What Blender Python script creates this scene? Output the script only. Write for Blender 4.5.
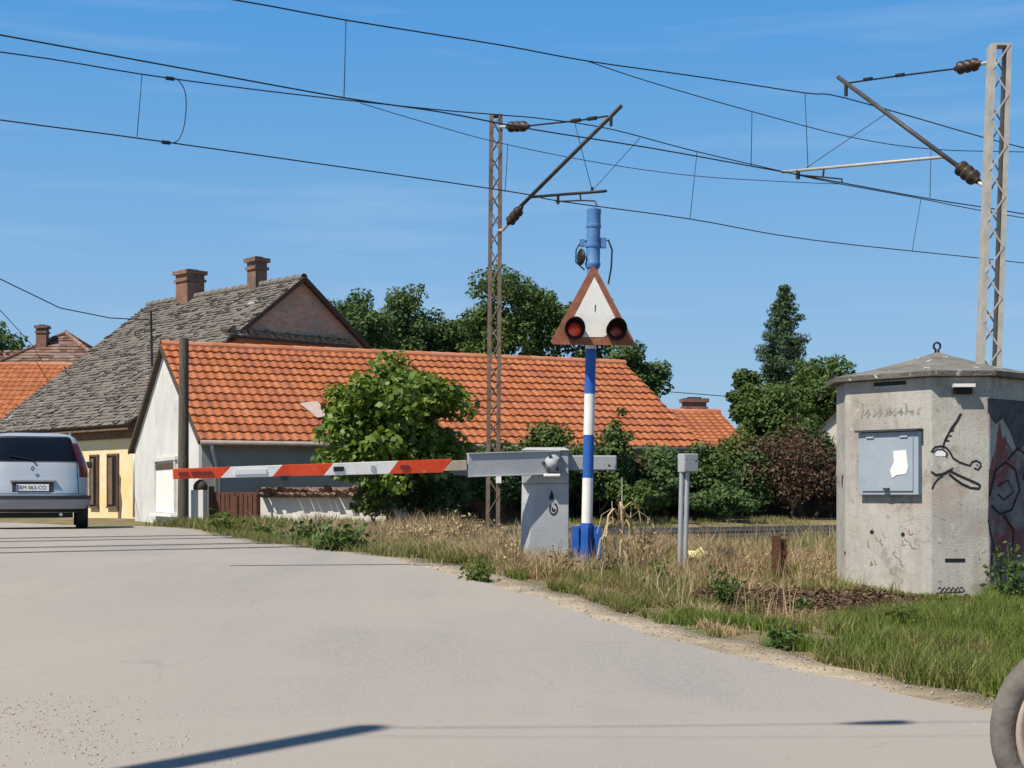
import bpy, bmesh, math, random
import numpy as np
from mathutils import Vector, Matrix, noise
R = math.radians
random.seed(7); rng = np.random.default_rng(11)
scn = bpy.context.scene
for o in list(bpy.data.objects): bpy.data.objects.remove(o)
col = scn.collection

# ------------------------------------------------------------------ camera, sky, sun, exposure
CAMZ = 1.12; F = 1500.0; HY = 496.0
cam_d = bpy.data.cameras.new('camera'); cam = bpy.data.objects.new('camera', cam_d); col.objects.link(cam)
cam.location = (0, 0, CAMZ); cam.rotation_euler = (R(90), 0, 0)
cam_d.sensor_width = 36; cam_d.lens = 36*F/1024; cam_d.shift_y = (HY-384)/1024
cam_d.clip_start = 0.1; cam_d.clip_end = 5000
scn.camera = cam
SUN_EL = 54.0; SUN_DIR = Vector((0.75, 0.66, 0)).normalized()      # the way the light travels on the ground
world = bpy.data.worlds.new('World'); scn.world = world; world.use_nodes = True
wn = world.node_tree.nodes; wl = world.node_tree.links
bg = wn['Background']; sky = wn.new('ShaderNodeTexSky'); sky.sky_type = 'NISHITA'; sky.sun_disc = False
sky.sun_elevation = R(SUN_EL); sky.sun_rotation = math.atan2(-SUN_DIR.x, -SUN_DIR.y)
sky.altitude = 100; sky.air_density = 1.0; sky.dust_density = 0.3; sky.ozone_density = 4
bg.inputs['Strength'].default_value = 0.12
# thin high cirrus streaks, part of the sky itself
tc = wn.new('ShaderNodeTexCoord'); mp = wn.new('ShaderNodeMapping'); mp.inputs['Scale'].default_value = (2.2, 2.2, 26)
mp.inputs['Location'].default_value = (1.7, 0.4, 0.35)
ns = wn.new('ShaderNodeTexNoise'); ns.inputs['Scale'].default_value = 1.6; ns.inputs['Detail'].default_value = 6; ns.inputs['Roughness'].default_value = .55
rp = wn.new('ShaderNodeValToRGB'); rp.color_ramp.elements[0].position = .54; rp.color_ramp.elements[1].position = .85
rp.color_ramp.elements[1].color = (.17, .17, .17, 1)
mx = wn.new('ShaderNodeMixRGB'); mx.inputs[2].default_value = (5.6, 6.0, 6.6, 1)
wl.new(tc.outputs['Generated'], mp.inputs[0]); wl.new(mp.outputs[0], ns.inputs['Vector']); wl.new(ns.outputs[0], rp.inputs[0])
# the deep, saturated blue of this day: tint the physical sky by elevation
EXPO = 0.30; KS = .12*2**EXPO
sx = wn.new('ShaderNodeSeparateXYZ'); gr = wn.new('ShaderNodeValToRGB'); wl.new(tc.outputs['Generated'], sx.inputs[0]); wl.new(sx.outputs['Z'], gr.inputs[0])
stops = [(0, (.34,.53,.72)), (.077, (.28,.485,.72)), (.13, (.235,.455,.73)), (.22, (.145,.39,.73)), (.30, (.082,.335,.73)), (.40, (.06,.24,.58)), (.6, (.06,.15,.32)), (1, (.05,.10,.20))]
cr_ = gr.color_ramp
while len(cr_.elements) < len(stops): cr_.elements.new(.5)
for e_, (p_, c_) in zip(cr_.elements, stops): e_.position = p_; e_.color = (*c_, 1)
vm = wn.new('ShaderNodeVectorMath'); vm.operation = 'SCALE'; vm.inputs['Scale'].default_value = 1/KS; wl.new(gr.outputs[0], vm.inputs[0])
m2_ = wn.new('ShaderNodeMixRGB'); m2_.inputs[0].default_value = .88; wl.new(sky.outputs[0], m2_.inputs[1]); wl.new(vm.outputs[0], m2_.inputs[2])
wl.new(rp.outputs[0], mx.inputs[0]); wl.new(m2_.outputs[0], mx.inputs[1]); wl.new(mx.outputs[0], bg.inputs['Color'])
sl = bpy.data.lights.new('sun', 'SUN'); sun = bpy.data.objects.new('sun', sl); col.objects.link(sun)
sl.energy = 4.75; sl.angle = R(.53); sl.color = (1, .905, .77)
sd = Vector((SUN_DIR.x*math.cos(R(SUN_EL)), SUN_DIR.y*math.cos(R(SUN_EL)), -math.sin(R(SUN_EL))))
sun.rotation_euler = sd.to_track_quat('-Z', 'Y').to_euler(); sun.location = (-20, -20, 40)
scn.view_settings.view_transform = 'Standard'; scn.view_settings.look = 'None'
scn.view_settings.gamma = 1; scn.view_settings.use_curve_mapping = False
scn.view_settings.exposure = EXPO

# ------------------------------------------------------------------ frames of reference
PX, PY = -.563, .826            # p: across the tracks, away from the camera
QX, QY = .826, .563             # q: along the tracks, to the right and away
def pq(x, y): return PX*x+PY*y, QX*x+QY*y
def xy(p, q): return PX*p+QX*q, PY*p+QY*q
HP = [(-500,1.12),(5.8,1.12),(10.2,.86),(12.6,.70),(14.2,.66),(15.6,.62),(22.8,.61),(24.6,.56),(27,.56),(31,.65),(3000,.65)]
_hp = np.array([a for a, b in HP]); _hh = np.array([b for a, b in HP])
_gt = [CAMZ-sum(float(np.interp(-2+i*.05+k, _hp, _hh)) for k in (-.6, -.3, 0, .3, .6))/5 for i in range(0, 761)]
def G(p):                        # ground height on the carriageway
    u = (min(max(float(p), -2), 35.999)+2)/.05; i = min(int(u), 759); f = u-i
    return _gt[i]*(1-f)+_gt[i+1]*f
def onG(px, py):                 # photo measurement -> point on the ground
    lo = None
    for i in range(300, 8000):
        d = i/100
        x = (px-512)/F*d; z = CAMZ+(HY-py)/F*d
        if z <= G(pq(x, d)[0]): return Vector((x, d, z))
    return Vector((x, d, z))
def at(px, py, d): return Vector(((px-512)/F*d, d, CAMZ+(HY-py)/F*d))
def on_p(px, py, p):
    k = (px-512)/F; d = p/(PX*k+PY); return at(px, py, d)
def on_q(px, py, q):
    k = (px-512)/F; d = q/(QX*k+QY); return at(px, py, d)
edge_px = [(190,529.5),(215,536),(250,543),(320,551),(380,557),(440,571),(500,588),(545,600),(640,633),(740,657),(850,682),(990,714),(1120,742)]
_e = sorted([pq(*onG(a, b)[:2]) for a, b in edge_px])
_ep = [-40]+[a for a, b in _e]+[34, 60, 400]; _eq = [_e[0][1]]+[b for a, b in _e]+[10.6, 9.0, 9.0]
_qt = [float(np.interp(-45+i*.05, _ep, _eq)) for i in range(9000)]
def qe(p):
    u = (min(max(float(p), -45), 404)+45)/.05; i = int(u); f = u-i; return _qt[i]*(1-f)+_qt[i+1]*f   # right edge of the carriageway

# ------------------------------------------------------------------ materials
def nt(name):
    m = bpy.data.materials.new(name); m.use_nodes = True
    return m, m.node_tree.nodes, m.node_tree.links, m.node_tree.nodes['Principled BSDF']
def lin(c): return tuple(c)+(1,)
def mat(name, c1, c2=None, scale=6, rough=.8, metal=0, bump=0, bscale=40, c3=None, s3=1.5, t3=(.5,.65), stretch=None, spec=.3, detail=6):
    m, n, l, b = nt(name)
    b.inputs['Roughness'].default_value = rough; b.inputs['Metallic'].default_value = metal
    b.inputs['Specular IOR Level'].default_value = spec
    if c2 is None: b.inputs['Base Color'].default_value = lin(c1)
    t = n.new('ShaderNodeTexCoord'); src = t.outputs['Object']
    if stretch:
        q = n.new('ShaderNodeMapping'); q.inputs['Scale'].default_value = stretch; l.new(src, q.inputs[0]); src = q.outputs[0]
    if c2 is not None:
        a = n.new('ShaderNodeTexNoise'); a.inputs['Scale'].default_value = scale; a.inputs['Detail'].default_value = detail; a.inputs['Roughness'].default_value = .65
        l.new(src, a.inputs['Vector'])
        r = n.new('ShaderNodeValToRGB'); r.color_ramp.elements[0].position = .35; r.color_ramp.elements[1].position = .65
        r.color_ramp.elements[0].color = lin(c1); r.color_ramp.elements[1].color = lin(c2); l.new(a.outputs[0], r.inputs[0])
        out = r.outputs[0]
        if c3 is not None:
            a2 = n.new('ShaderNodeTexNoise'); a2.inputs['Scale'].default_value = s3; a2.inputs['Detail'].default_value = 8; a2.inputs['Roughness'].default_value = .7
            l.new(src, a2.inputs['Vector'])
            r2 = n.new('ShaderNodeValToRGB'); r2.color_ramp.elements[0].position = t3[0]; r2.color_ramp.elements[1].position = t3[1]
            l.new(a2.outputs[0], r2.inputs[0]); mm = n.new('ShaderNodeMixRGB'); mm.inputs[2].default_value = lin(c3)
            l.new(r2.outputs[0], mm.inputs[0]); l.new(out, mm.inputs[1]); out = mm.outputs[0]
        l.new(out, b.inputs['Base Color'])
    if bump:
        a3 = n.new('ShaderNodeTexNoise'); a3.inputs['Scale'].default_value = bscale; a3.inputs['Detail'].default_value = 5
        l.new(src, a3.inputs['Vector']); bp = n.new('ShaderNodeBump'); bp.inputs['Strength'].default_value = min(1, bump); bp.inputs['Distance'].default_value = .02*max(1, bump)
        l.new(a3.outputs[0], bp.inputs['Height']); l.new(bp.outputs[0], b.inputs['Normal'])
    return m
def island_mat(name, cols, rough=.8, transl=0, noise_amt=0, nscale=3, noise_cols=None, spec=.3, bump=0):
    """colour varies from leaf to leaf / tile to tile"""
    m, n, l, b = nt(name)
    g = n.new('ShaderNodeNewGeometry'); r = n.new('ShaderNodeValToRGB')
    cr = r.color_ramp
    for i, c in enumerate(cols):
        p = i/(len(cols)-1)
        if i == 0: e = cr.elements[0]
        elif i == len(cols)-1: e = cr.elements[len(cr.elements)-1]
        else: e = cr.elements.new(p)
        e.position = p; e.color = lin(c)
    l.new(g.outputs['Random Per Island'], r.inputs[0]); out = r.outputs[0]
    if noise_cols:
        t = n.new('ShaderNodeTexCoord'); a = n.new('ShaderNodeTexNoise'); a.inputs['Scale'].default_value = nscale; a.inputs['Detail'].default_value = 8; a.inputs['Roughness'].default_value = .7
        l.new(t.outputs['Object'], a.inputs['Vector'])
        for (c, lo, hi) in noise_cols:
            r2 = n.new('ShaderNodeValToRGB'); r2.color_ramp.elements[0].position = lo; r2.color_ramp.elements[1].position = hi
            l.new(a.outputs[0], r2.inputs[0]); mm = n.new('ShaderNodeMixRGB'); mm.inputs[2].default_value = lin(c)
            l.new(r2.outputs[0], mm.inputs[0]); l.new(out, mm.inputs[1]); out = mm.outputs[0]
    l.new(out, b.inputs['Base Color']); b.inputs['Roughness'].default_value = rough; b.inputs['Specular IOR Level'].default_value = spec
    if transl:
        tr = n.new('ShaderNodeBsdfTranslucent'); ms = n.new('ShaderNodeMixShader'); ms.inputs[0].default_value = transl
        hs = n.new('ShaderNodeHueSaturation'); hs.inputs['Saturation'].default_value = 1.1; hs.inputs['Value'].default_value = 1.25; hs.inputs['Hue'].default_value = .485
        l.new(out, hs.inputs['Color']); l.new(hs.outputs[0], tr.inputs[0])
        l.new(b.outputs[0], ms.inputs[1]); l.new(tr.outputs[0], ms.inputs[2]); l.new(ms.outputs[0], n['Material Output'].inputs[0])
    if bump:
        t = n.new('ShaderNodeTexCoord'); a3 = n.new('ShaderNodeTexNoise'); a3.inputs['Scale'].default_value = 30
        l.new(t.outputs['Object'], a3.inputs['Vector']); bp = n.new('ShaderNodeBump'); bp.inputs['Strength'].default_value = bump; bp.inputs['Distance'].default_value = .02
        l.new(a3.outputs[0], bp.inputs['Height']); l.new(bp.outputs[0], b.inputs['Normal'])
    return m
def brick_mat(name, c1, c2, mortar, scale=4, plaster=None, lo=.5, hi=.6):
    m, n, l, b = nt(name)
    t = n.new('ShaderNodeTexCoord'); g = n.new('ShaderNodeNewGeometry')
    # bricks run along the wall: use distance along the wall's horizontal tangent
    cx = n.new('ShaderNodeVectorMath'); cx.operation = 'CROSS_PRODUCT'; cx.inputs[1].default_value = (0, 0, 1)
    l.new(g.outputs['True Normal'], cx.inputs[0])
    dt = n.new('ShaderNodeVectorMath'); dt.operation = 'DOT_PRODUCT'; l.new(t.outputs['Object'], dt.inputs[0]); l.new(cx.outputs[0], dt.inputs[1])
    sp = n.new('ShaderNodeSeparateXYZ'); l.new(t.outputs['Object'], sp.inputs[0])
    cb = n.new('ShaderNodeCombineXYZ'); l.new(dt.outputs['Value'], cb.inputs[0]); l.new(sp.outputs['Z'], cb.inputs[1])
    br = n.new('ShaderNodeTexBrick'); br.inputs['Scale'].default_value = scale; br.inputs['Color1'].default_value = lin(c1); br.inputs['Color2'].default_value = lin(c2)
    br.inputs['Mortar'].default_value = lin(mortar); br.inputs['Mortar Size'].default_value = .02
    l.new(cb.outputs[0], br.inputs['Vector']); out = br.outputs['Color']
    if plaster:
        a = n.new('ShaderNodeTexNoise'); a.inputs['Scale'].default_value = 1.5; a.inputs['Detail'].default_value = 10; a.inputs['Roughness'].default_value = .72; l.new(t.outputs['Object'], a.inputs['Vector'])
        r = n.new('ShaderNodeValToRGB'); r.color_ramp.elements[0].position = lo; r.color_ramp.elements[1].position = hi; l.new(a.outputs[0], r.inputs[0])
        mm = n.new('ShaderNodeMixRGB'); mm.inputs[2].default_value = lin(plaster); l.new(r.outputs[0], mm.inputs[0]); l.new(out, mm.inputs[1]); out = mm.outputs[0]
    l.new(out, b.inputs['Base Color']); b.inputs['Roughness'].default_value = .9
    return m

M = {}
M['earth'] = mat('earth', (.17,.13,.08), (.26,.21,.13), 1.5, .95, bump=1, bscale=9, c3=(.12,.13,.05), s3=.5, t3=(.45,.6), spec=.1)
M['shoulder'] = mat('sandy_gravel', (.36,.30,.22), (.50,.43,.33), 5, .95, bump=1, bscale=45, c3=(.24,.20,.13), s3=1.2, t3=(.5,.7), spec=.1)
M['gravel'] = mat('pale_gravel', (.33,.295,.245), (.44,.40,.34), 14, .95, bump=.5, bscale=30, c3=(.39,.35,.29), s3=1, spec=.1)
M['stone'] = island_mat('pebbles', [(.22,.195,.165),(.32,.285,.24),(.38,.345,.295),(.45,.41,.36)], .9)
M['ballast'] = mat('ballast', (.10,.085,.065), (.25,.21,.17), 16, .95, bump=2, bscale=22, c3=(.2,.16,.09), s3=.7, spec=.1)
M['rust'] = mat('rusty_steel', (.09,.045,.028), (.16,.08,.045), 14, .75, .3, bump=.4)
M['rail'] = mat('rail_steel', (.24,.20,.17), (.36,.32,.28), 6, .45, .6)
M['concrete'] = mat('weathered_concrete', (.385,.375,.34), (.49,.475,.43), 2.6, .92, bump=.22, bscale=60, c3=(.27,.25,.215), s3=1.9, t3=(.5,.78), spec=.15)
def concrete_wall():
    m = M['concrete'].copy(); m.name = 'streaked_concrete'; n = m.node_tree.nodes; l = m.node_tree.links; b = n['Principled BSDF']; src = b.inputs['Base Color'].links[0].from_socket
    t = n.new('ShaderNodeTexCoord')
    def layer(src, sc, scale, lo, hi, colr, amt, det=8):
        mp_ = n.new('ShaderNodeMapping'); mp_.inputs['Scale'].default_value = sc; l.new(t.outputs['Object'], mp_.inputs[0])
        a = n.new('ShaderNodeTexNoise'); a.inputs['Scale'].default_value = scale; a.inputs['Detail'].default_value = det; a.inputs['Roughness'].default_value = .7; l.new(mp_.outputs[0], a.inputs['Vector'])
        r = n.new('ShaderNodeValToRGB'); r.color_ramp.elements[0].position = lo; r.color_ramp.elements[1].position = hi; r.color_ramp.elements[1].color = (amt,)*3+(1,); l.new(a.outputs[0], r.inputs[0])
        x = n.new('ShaderNodeMixRGB'); x.inputs[2].default_value = lin(colr); l.new(r.outputs[0], x.inputs[0]); l.new(src, x.inputs[1]); return x.outputs[0]
    c = layer(src, (5, 5, .5), 2.2, .50, .72, (.20,.19,.165), .5)      # rain streaks
    c = layer(c, (1, 1, 1.4), 1.3, .54, .66, (.40,.29,.235), .6)      # rosy patches
    c = layer(c, (1, 1, 1), 9, .62, .7, (.62,.60,.55), .6, 4)      # lime flecks
    c = layer(c, (1, 1, 1), 14, .60, .70, (.16,.15,.13), .65, 4)
    c = layer(c, (1, 1, 1), 3.1, .56, .64, (.27,.25,.215), .75, 10)      # dark pits
    l.new(c, b.inputs['Base Color']); return m
M['hut_wall'] = concrete_wall()
M['steel_light'] = mat('galvanised_steel', (.40,.385,.35), (.52,.50,.45), 7, .6, .15, spec=.3)
M['steel_dark'] = mat('rusting_painted_steel', (.12,.085,.065), (.22,.17,.135), 5, .7, .1)
M['wire'] = mat('dark_wire', (.035,.035,.04), None, rough=.5, metal=.4)
M['tube_dark'] = mat('dark_steel_tube', (.06,.055,.052), (.10,.09,.082), 6, .6, .3)
M['insulator'] = mat('brown_porcelain', (.035,.022,.018), (.06,.04,.03), 8, .45, spec=.3)
M['wood_pole'] = mat('weathered_pole', (.075,.06,.05), (.15,.125,.10), 5, .9, bump=.8, bscale=12, stretch=(6,6,.6))
M['blue'] = mat('blue_paint', (.016,.09,.37), (.03,.125,.44), 5, .5, c3=(.20,.13,.09), s3=16, t3=(.63,.68))
M['blue_faded'] = mat('faded_blue_paint', (.06,.17,.40), (.10,.23,.46), 6, .6, c3=(.03,.08,.2), s3=4, t3=(.6,.8))
M['white'] = mat('white_paint', (.74,.73,.70), (.82,.81,.79), 8, .55, c3=(.42,.38,.32), s3=13, t3=(.62,.70))
M['red'] = mat('orange_red_paint', (.62,.055,.015), (.76,.10,.03), 5, .5, c3=(.50,.30,.22), s3=13, t3=(.62,.68))
M['grey'] = mat('grey_machine_paint', (.335,.36,.385), (.41,.43,.45), 4, .6, c3=(.22,.18,.15), s3=9, t3=(.62,.72), bump=.15)
M['panel'] = mat('blue_grey_enamel', (.30,.36,.43), (.35,.41,.47), 4, .55, c3=(.24,.20,.17), s3=7, t3=(.62,.74))
M['black'] = mat('black_paint', (.015,.015,.016), None, rough=.55)
M['sign_red'] = mat('faded_red_border', (.22,.075,.045), (.32,.13,.08), 12, .8, c3=(.13,.07,.05), s3=9, t3=(.5,.7))
M['sign_white'] = mat('sign_white', (.72,.70,.64), (.80,.79,.76), 6, .5, c3=(.68,.5,.36), s3=4, t3=(.62,.85))
M['red_lens'] = mat('red_lens', (.15,.012,.012), None, rough=.25, spec=.6)
M['red_lens_bright'] = mat('painted_lit_lens', (.85,.07,.04), None, rough=.2, spec=.6)  # brighter base red paints a lit look into the left lens
M['tyre'] = mat('dusty_rubber', (.12,.108,.098), (.19,.17,.15), 9, .9, bump=.3, bscale=30)
M['tyre_dark'] = mat('black_rubber', (.018,.018,.018), (.03,.03,.03), 9, .9)
M['rim_dusty'] = mat('dusty_rim', (.38,.31,.26), (.46,.39,.34), 8, .6, .2)
M['rim'] = mat('alloy', (.45,.46,.48), None, rough=.35, metal=.8)
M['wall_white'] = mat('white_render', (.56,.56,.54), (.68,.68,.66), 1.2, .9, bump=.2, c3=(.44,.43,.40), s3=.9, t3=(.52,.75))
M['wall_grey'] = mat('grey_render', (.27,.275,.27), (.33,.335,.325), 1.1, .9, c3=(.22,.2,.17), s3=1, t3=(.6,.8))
M['wall_yellow'] = mat('yellow_limewash', (.76,.58,.27), (.80,.65,.36), 1.4, .9, c3=(.74,.68,.55), s3=1.2, t3=(.46,.62))
M['whitewash'] = mat('whitewash', (.74,.73,.70), (.82,.81,.79), 2, .9, c3=(.45,.42,.37), s3=2, t3=(.6,.8))
M['wall_beige'] = mat('beige_render', (.55,.50,.42), (.62,.57,.49), 2, .9)
M['wood_dark'] = mat('dark_timber', (.06,.045,.035), (.10,.075,.055), 4, .85, stretch=(1,1,8))
M['wood_brown'] = mat('brown_shutter', (.12,.075,.05), (.2,.13,.09), 6, .85, bump=.5, bscale=15)
M['bare_wood'] = mat('bare_weathered_wood', (.38,.31,.24), (.52,.46,.38), 9, .85, stretch=(1,8,8))
M['gate'] = mat('red_brown_gate', (.11,.045,.032), (.16,.07,.05), 5, .75)
M['zinc'] = mat('zinc', (.42,.44,.46), (.5,.52,.54), 6, .45, .4)
M['pantile'] = island_mat('orange_pantile', [(.32,.105,.042),(.38,.13,.052),(.42,.155,.07),(.35,.115,.045),(.30,.105,.055)], .85, nscale=1.1, noise_cols=[((.27,.10,.055),.5,.85)], bump=.3)
M['ridge_tile'] = island_mat('ridge_tile', [(.40,.15,.08),(.52,.20,.10),(.48,.24,.15)], .8)
M['old_tile'] = island_mat('weathered_grey_tile', [(.27,.27,.26),(.41,.405,.385),(.50,.49,.465),(.34,.335,.32),(.66,.65,.61),(.30,.265,.23)], .95, nscale=.8, noise_cols=[((.50,.49,.45),.55,.8),((.18,.165,.145),.35,.15)], bump=.5)
M['old_red_tile'] = island_mat('old_brown_tile', [(.10,.06,.045),(.20,.11,.08),(.28,.2,.16),(.15,.09,.07)], .95, bump=.5)
M['brick'] = brick_mat('old_brick', (.46,.22,.13), (.54,.36,.24), (.50,.44,.36), 3, plaster=(.36,.31,.24), lo=.50, hi=.62)
M['brick_chim'] = brick_mat('chimney_brick', (.20,.09,.06), (.30,.15,.10), (.2,.15,.12), 3, plaster=(.13,.095,.075), lo=.46, hi=.58)
M['glass'] = mat('dark_glass', (.006,.010,.018), None, rough=.12, spec=.12)
M['bark'] = mat('bark', (.09,.07,.05), (.16,.13,.10), 8, .95, bump=1, bscale=12)
M['leaf_fig'] = island_mat('fig_leaves', [(.05,.10,.016),(.12,.21,.03),(.23,.31,.06),(.08,.15,.022),(.16,.24,.045)], .5, .3, spec=.4)
M['leaf_dark'] = island_mat('dark_leaves', [(.05,.095,.035),(.082,.148,.05),(.12,.19,.062),(.064,.118,.04)], .65, .25)
M['leaf_mid'] = island_mat('mid_leaves', [(.05,.09,.024),(.085,.14,.034),(.12,.185,.05)], .6, .25)
M['leaf_pale'] = island_mat('pale_leaves', [(.06,.095,.02),(.11,.16,.035),(.19,.21,.05)], .6, .3)
M['leaf_rust'] = island_mat('brownish_leaves', [(.05,.07,.022),(.11,.07,.04),(.15,.10,.05),(.07,.09,.03),(.09,.05,.035)], .65, .2)
M['leaf_purple'] = island_mat('purple_leaves', [(.07,.035,.030),(.12,.06,.045),(.17,.09,.06),(.07,.08,.03),(.10,.05,.04)], .6, .2)
M['needle'] = island_mat('blue_green_needles', [(.045,.085,.045),(.075,.125,.062),(.10,.16,.08)], .7, .1)
M['grass_green'] = island_mat('green_grass', [(.09,.15,.022),(.14,.21,.035),(.20,.26,.05),(.10,.16,.025),(.34,.31,.11)], .6, .3)
M['grass_mixed'] = island_mat('drying_grass', [(.09,.13,.03),(.17,.19,.055),(.35,.29,.12),(.14,.16,.05),(.42,.34,.16)], .7, .25)
M['grass_straw'] = island_mat('straw_grass', [(.32,.22,.12),(.50,.39,.22),(.60,.49,.30),(.40,.28,.16),(.20,.17,.07)], .8, .25)
M['litter'] = island_mat('dead_leaves', [(.05,.03,.02),(.12,.07,.045),(.24,.16,.10),(.04,.028,.02),(.08,.05,.035)], .9, .1)
M['car_paint'] = mat('silver_blue_car_paint', (.49,.53,.555), None, rough=.32, metal=.35, spec=.6)
M['bumper_grey'] = mat('scuffed_bumper', (.27,.28,.30), None, rough=.55)
M['trim'] = mat('dark_trim', (.05,.052,.058), None, rough=.6)
M['plate'] = mat('plate_white', (.75,.76,.76), None, rough=.5)
M['tail_red'] = mat('tail_light_red', (.16,.010,.012), None, rough=.2, spec=.7)
M['paint_black'] = mat('spray_black', (.02,.02,.022), None, rough=.8)
M['paint_grey'] = mat('faint_grey_scrawl', (.24,.23,.21), (.34,.32,.29), 20, .9)
M['paint_red'] = mat('spray_red', (.27,.06,.055), (.20,.10,.10), 8, .85, c3=(.3,.28,.26), s3=7, t3=(.55,.62))
M['paint_violet'] = mat('spray_violet', (.13,.10,.12), (.30,.26,.25), 5, .85, c3=(.24,.07,.07), s3=3, t3=(.52,.60))
M['paint_blue'] = mat('spray_blue', (.12,.13,.15), (.19,.20,.22), 6, .85)
M['paper'] = mat('white_paper', (.80,.80,.78), None, rough=.8)
M['yellow_plastic'] = mat('yellow_bag', (.72,.66,.25), (.80,.76,.5), 12, .6)
M['roof_conc'] = mat('mossy_concrete_roof', (.13,.125,.11), (.21,.20,.18), 5, .95, bump=.6, c3=(.62,.60,.55), s3=8, t3=(.61,.64))
M['board'] = mat('creosoted_boards', (.02,.017,.015), (.04,.033,.027), 5, .9, stretch=(1,1,5))

def road_material():
    m, n, l, b = nt('dusty_asphalt')
    t = n.new('ShaderNodeTexCoord'); O = t.outputs['Object']
    def noise_(s, d=6, r=.6, v=O):
        a = n.new('ShaderNodeTexNoise'); a.inputs['Scale'].default_value = s; a.inputs['Detail'].default_value = d; a.inputs['Roughness'].default_value = r; l.new(v, a.inputs['Vector']); return a.outputs[0]
    def ramp(v, p0, p1, c0=(0,0,0), c1=(1,1,1)):
        r = n.new('ShaderNodeValToRGB'); e = r.color_ramp.elements; e[0].position = p0; e[1].position = p1; e[0].color = lin(c0); e[1].color = lin(c1); l.new(v, r.inputs[0]); return r.outputs[0]
    def mixc(f, a, bb):
        x = n.new('ShaderNodeMixRGB'); l.new(f, x.inputs[0])
        for i, v in ((1, a), (2, bb)):
            if isinstance(v, tuple): x.inputs[i].default_value = lin(v)
            else: l.new(v, x.inputs[i])
        return x.outputs[0]
    base = ramp(noise_(60, 4, .7), .3, .7, (.205,.195,.185), (.39,.37,.35))
    mpq = n.new('ShaderNodeMapping'); mpq.inputs['Rotation'].default_value = (0, 0, math.atan2(.563, .826)*-1)
    mpq.inputs['Scale'].default_value = (1, .16, 1); l.new(O, mpq.inputs[0])
    dust = ramp(noise_(.9, 7, .6, mpq.outputs[0]), .36, .66)           # dust dragged along by wheels
    c = mixc(dust, base, (.355,.325,.288))
    # sandy area on the left side of the carriageway (q small)
    dv = n.new('ShaderNodeVectorMath'); dv.operation = 'DOT_PRODUCT'; dv.inputs[1].default_value = (QX, QY, 0); l.new(O, dv.inputs[0])
    ad = n.new('ShaderNodeMath'); ad.operation = 'MULTIPLY_ADD'; l.new(noise_(.8), ad.inputs[0]); ad.inputs[1].default_value = 3; l.new(dv.outputs['Value'], ad.inputs[2])
    mr = n.new('ShaderNodeMapRange'); mr.inputs[1].default_value = 7.4; mr.inputs[2].default_value = 3.5; l.new(ad.outputs[0], mr.inputs[0])
    mu = n.new('ShaderNodeMath'); mu.operation = 'MULTIPLY'; mu.inputs[1].default_value = .6; l.new(mr.outputs[0], mu.inputs[0])
    c = mixc(mu.outputs[0], c, (.375,.335,.285))
    c = mixc(ramp(noise_(2.2, 10, .85), .55, .80), c, (.28,.262,.24))
    c = mixc(ramp(noise_(.35, 5, .6), .5, .62), c, (.345,.318,.285))    # darker worn blotches
    c = mixc(ramp(noise_(150, 3, .8), .62, .72), c, (.55,.52,.47))
    c = mixc(ramp(noise_(38, 4, .8), .66, .72), c, (.19,.175,.16))
    c = mixc(ramp(noise_(11, 8, .85), .52, .85), c, (.30,.275,.245))      # light aggregate
    # cracks
    v = n.new('ShaderNodeTexVoronoi'); v.feature = 'DISTANCE_TO_EDGE'; v.inputs['Scale'].default_value = .55
    wv = n.new('ShaderNodeMixRGB'); wv.inputs[0].default_value = .25; l.new(O, wv.inputs[1])
    an = n.new('ShaderNodeTexNoise'); an.inputs['Scale'].default_value = 2.5; l.new(O, an.inputs['Vector']); l.new(an.outputs[1], wv.inputs[2]); l.new(wv.outputs[0], v.inputs['Vector'])
    ck = ramp(v.outputs['Distance'], .002, .006, (1,1,1), (0,0,0)); g2 = n.new('ShaderNodeMath'); g2.operation = 'MULTIPLY'; l.new(ck, g2.inputs[0]); l.new(ramp(noise_(.7), .52, .62), g2.inputs[1])
    g3 = n.new('ShaderNodeMath'); g3.operation = 'MULTIPLY'; g3.inputs[1].default_value = .28; l.new(g2.outputs[0], g3.inputs[0]); c = mixc(g3.outputs[0], c, (.16,.15,.13))
    l.new(c, b.inputs['Base Color']); b.inputs['Roughness'].default_value = .88; b.inputs['Specular IOR Level'].default_value = .2
    bp = n.new('ShaderNodeBump'); bp.inputs['Strength'].default_value = .5; bp.inputs['Distance'].default_value = .005; l.new(noise_(70, 4, .8), bp.inputs['Height']); l.new(bp.outputs[0], b.inputs['Normal'])
    return m
M['road'] = road_material()

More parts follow.
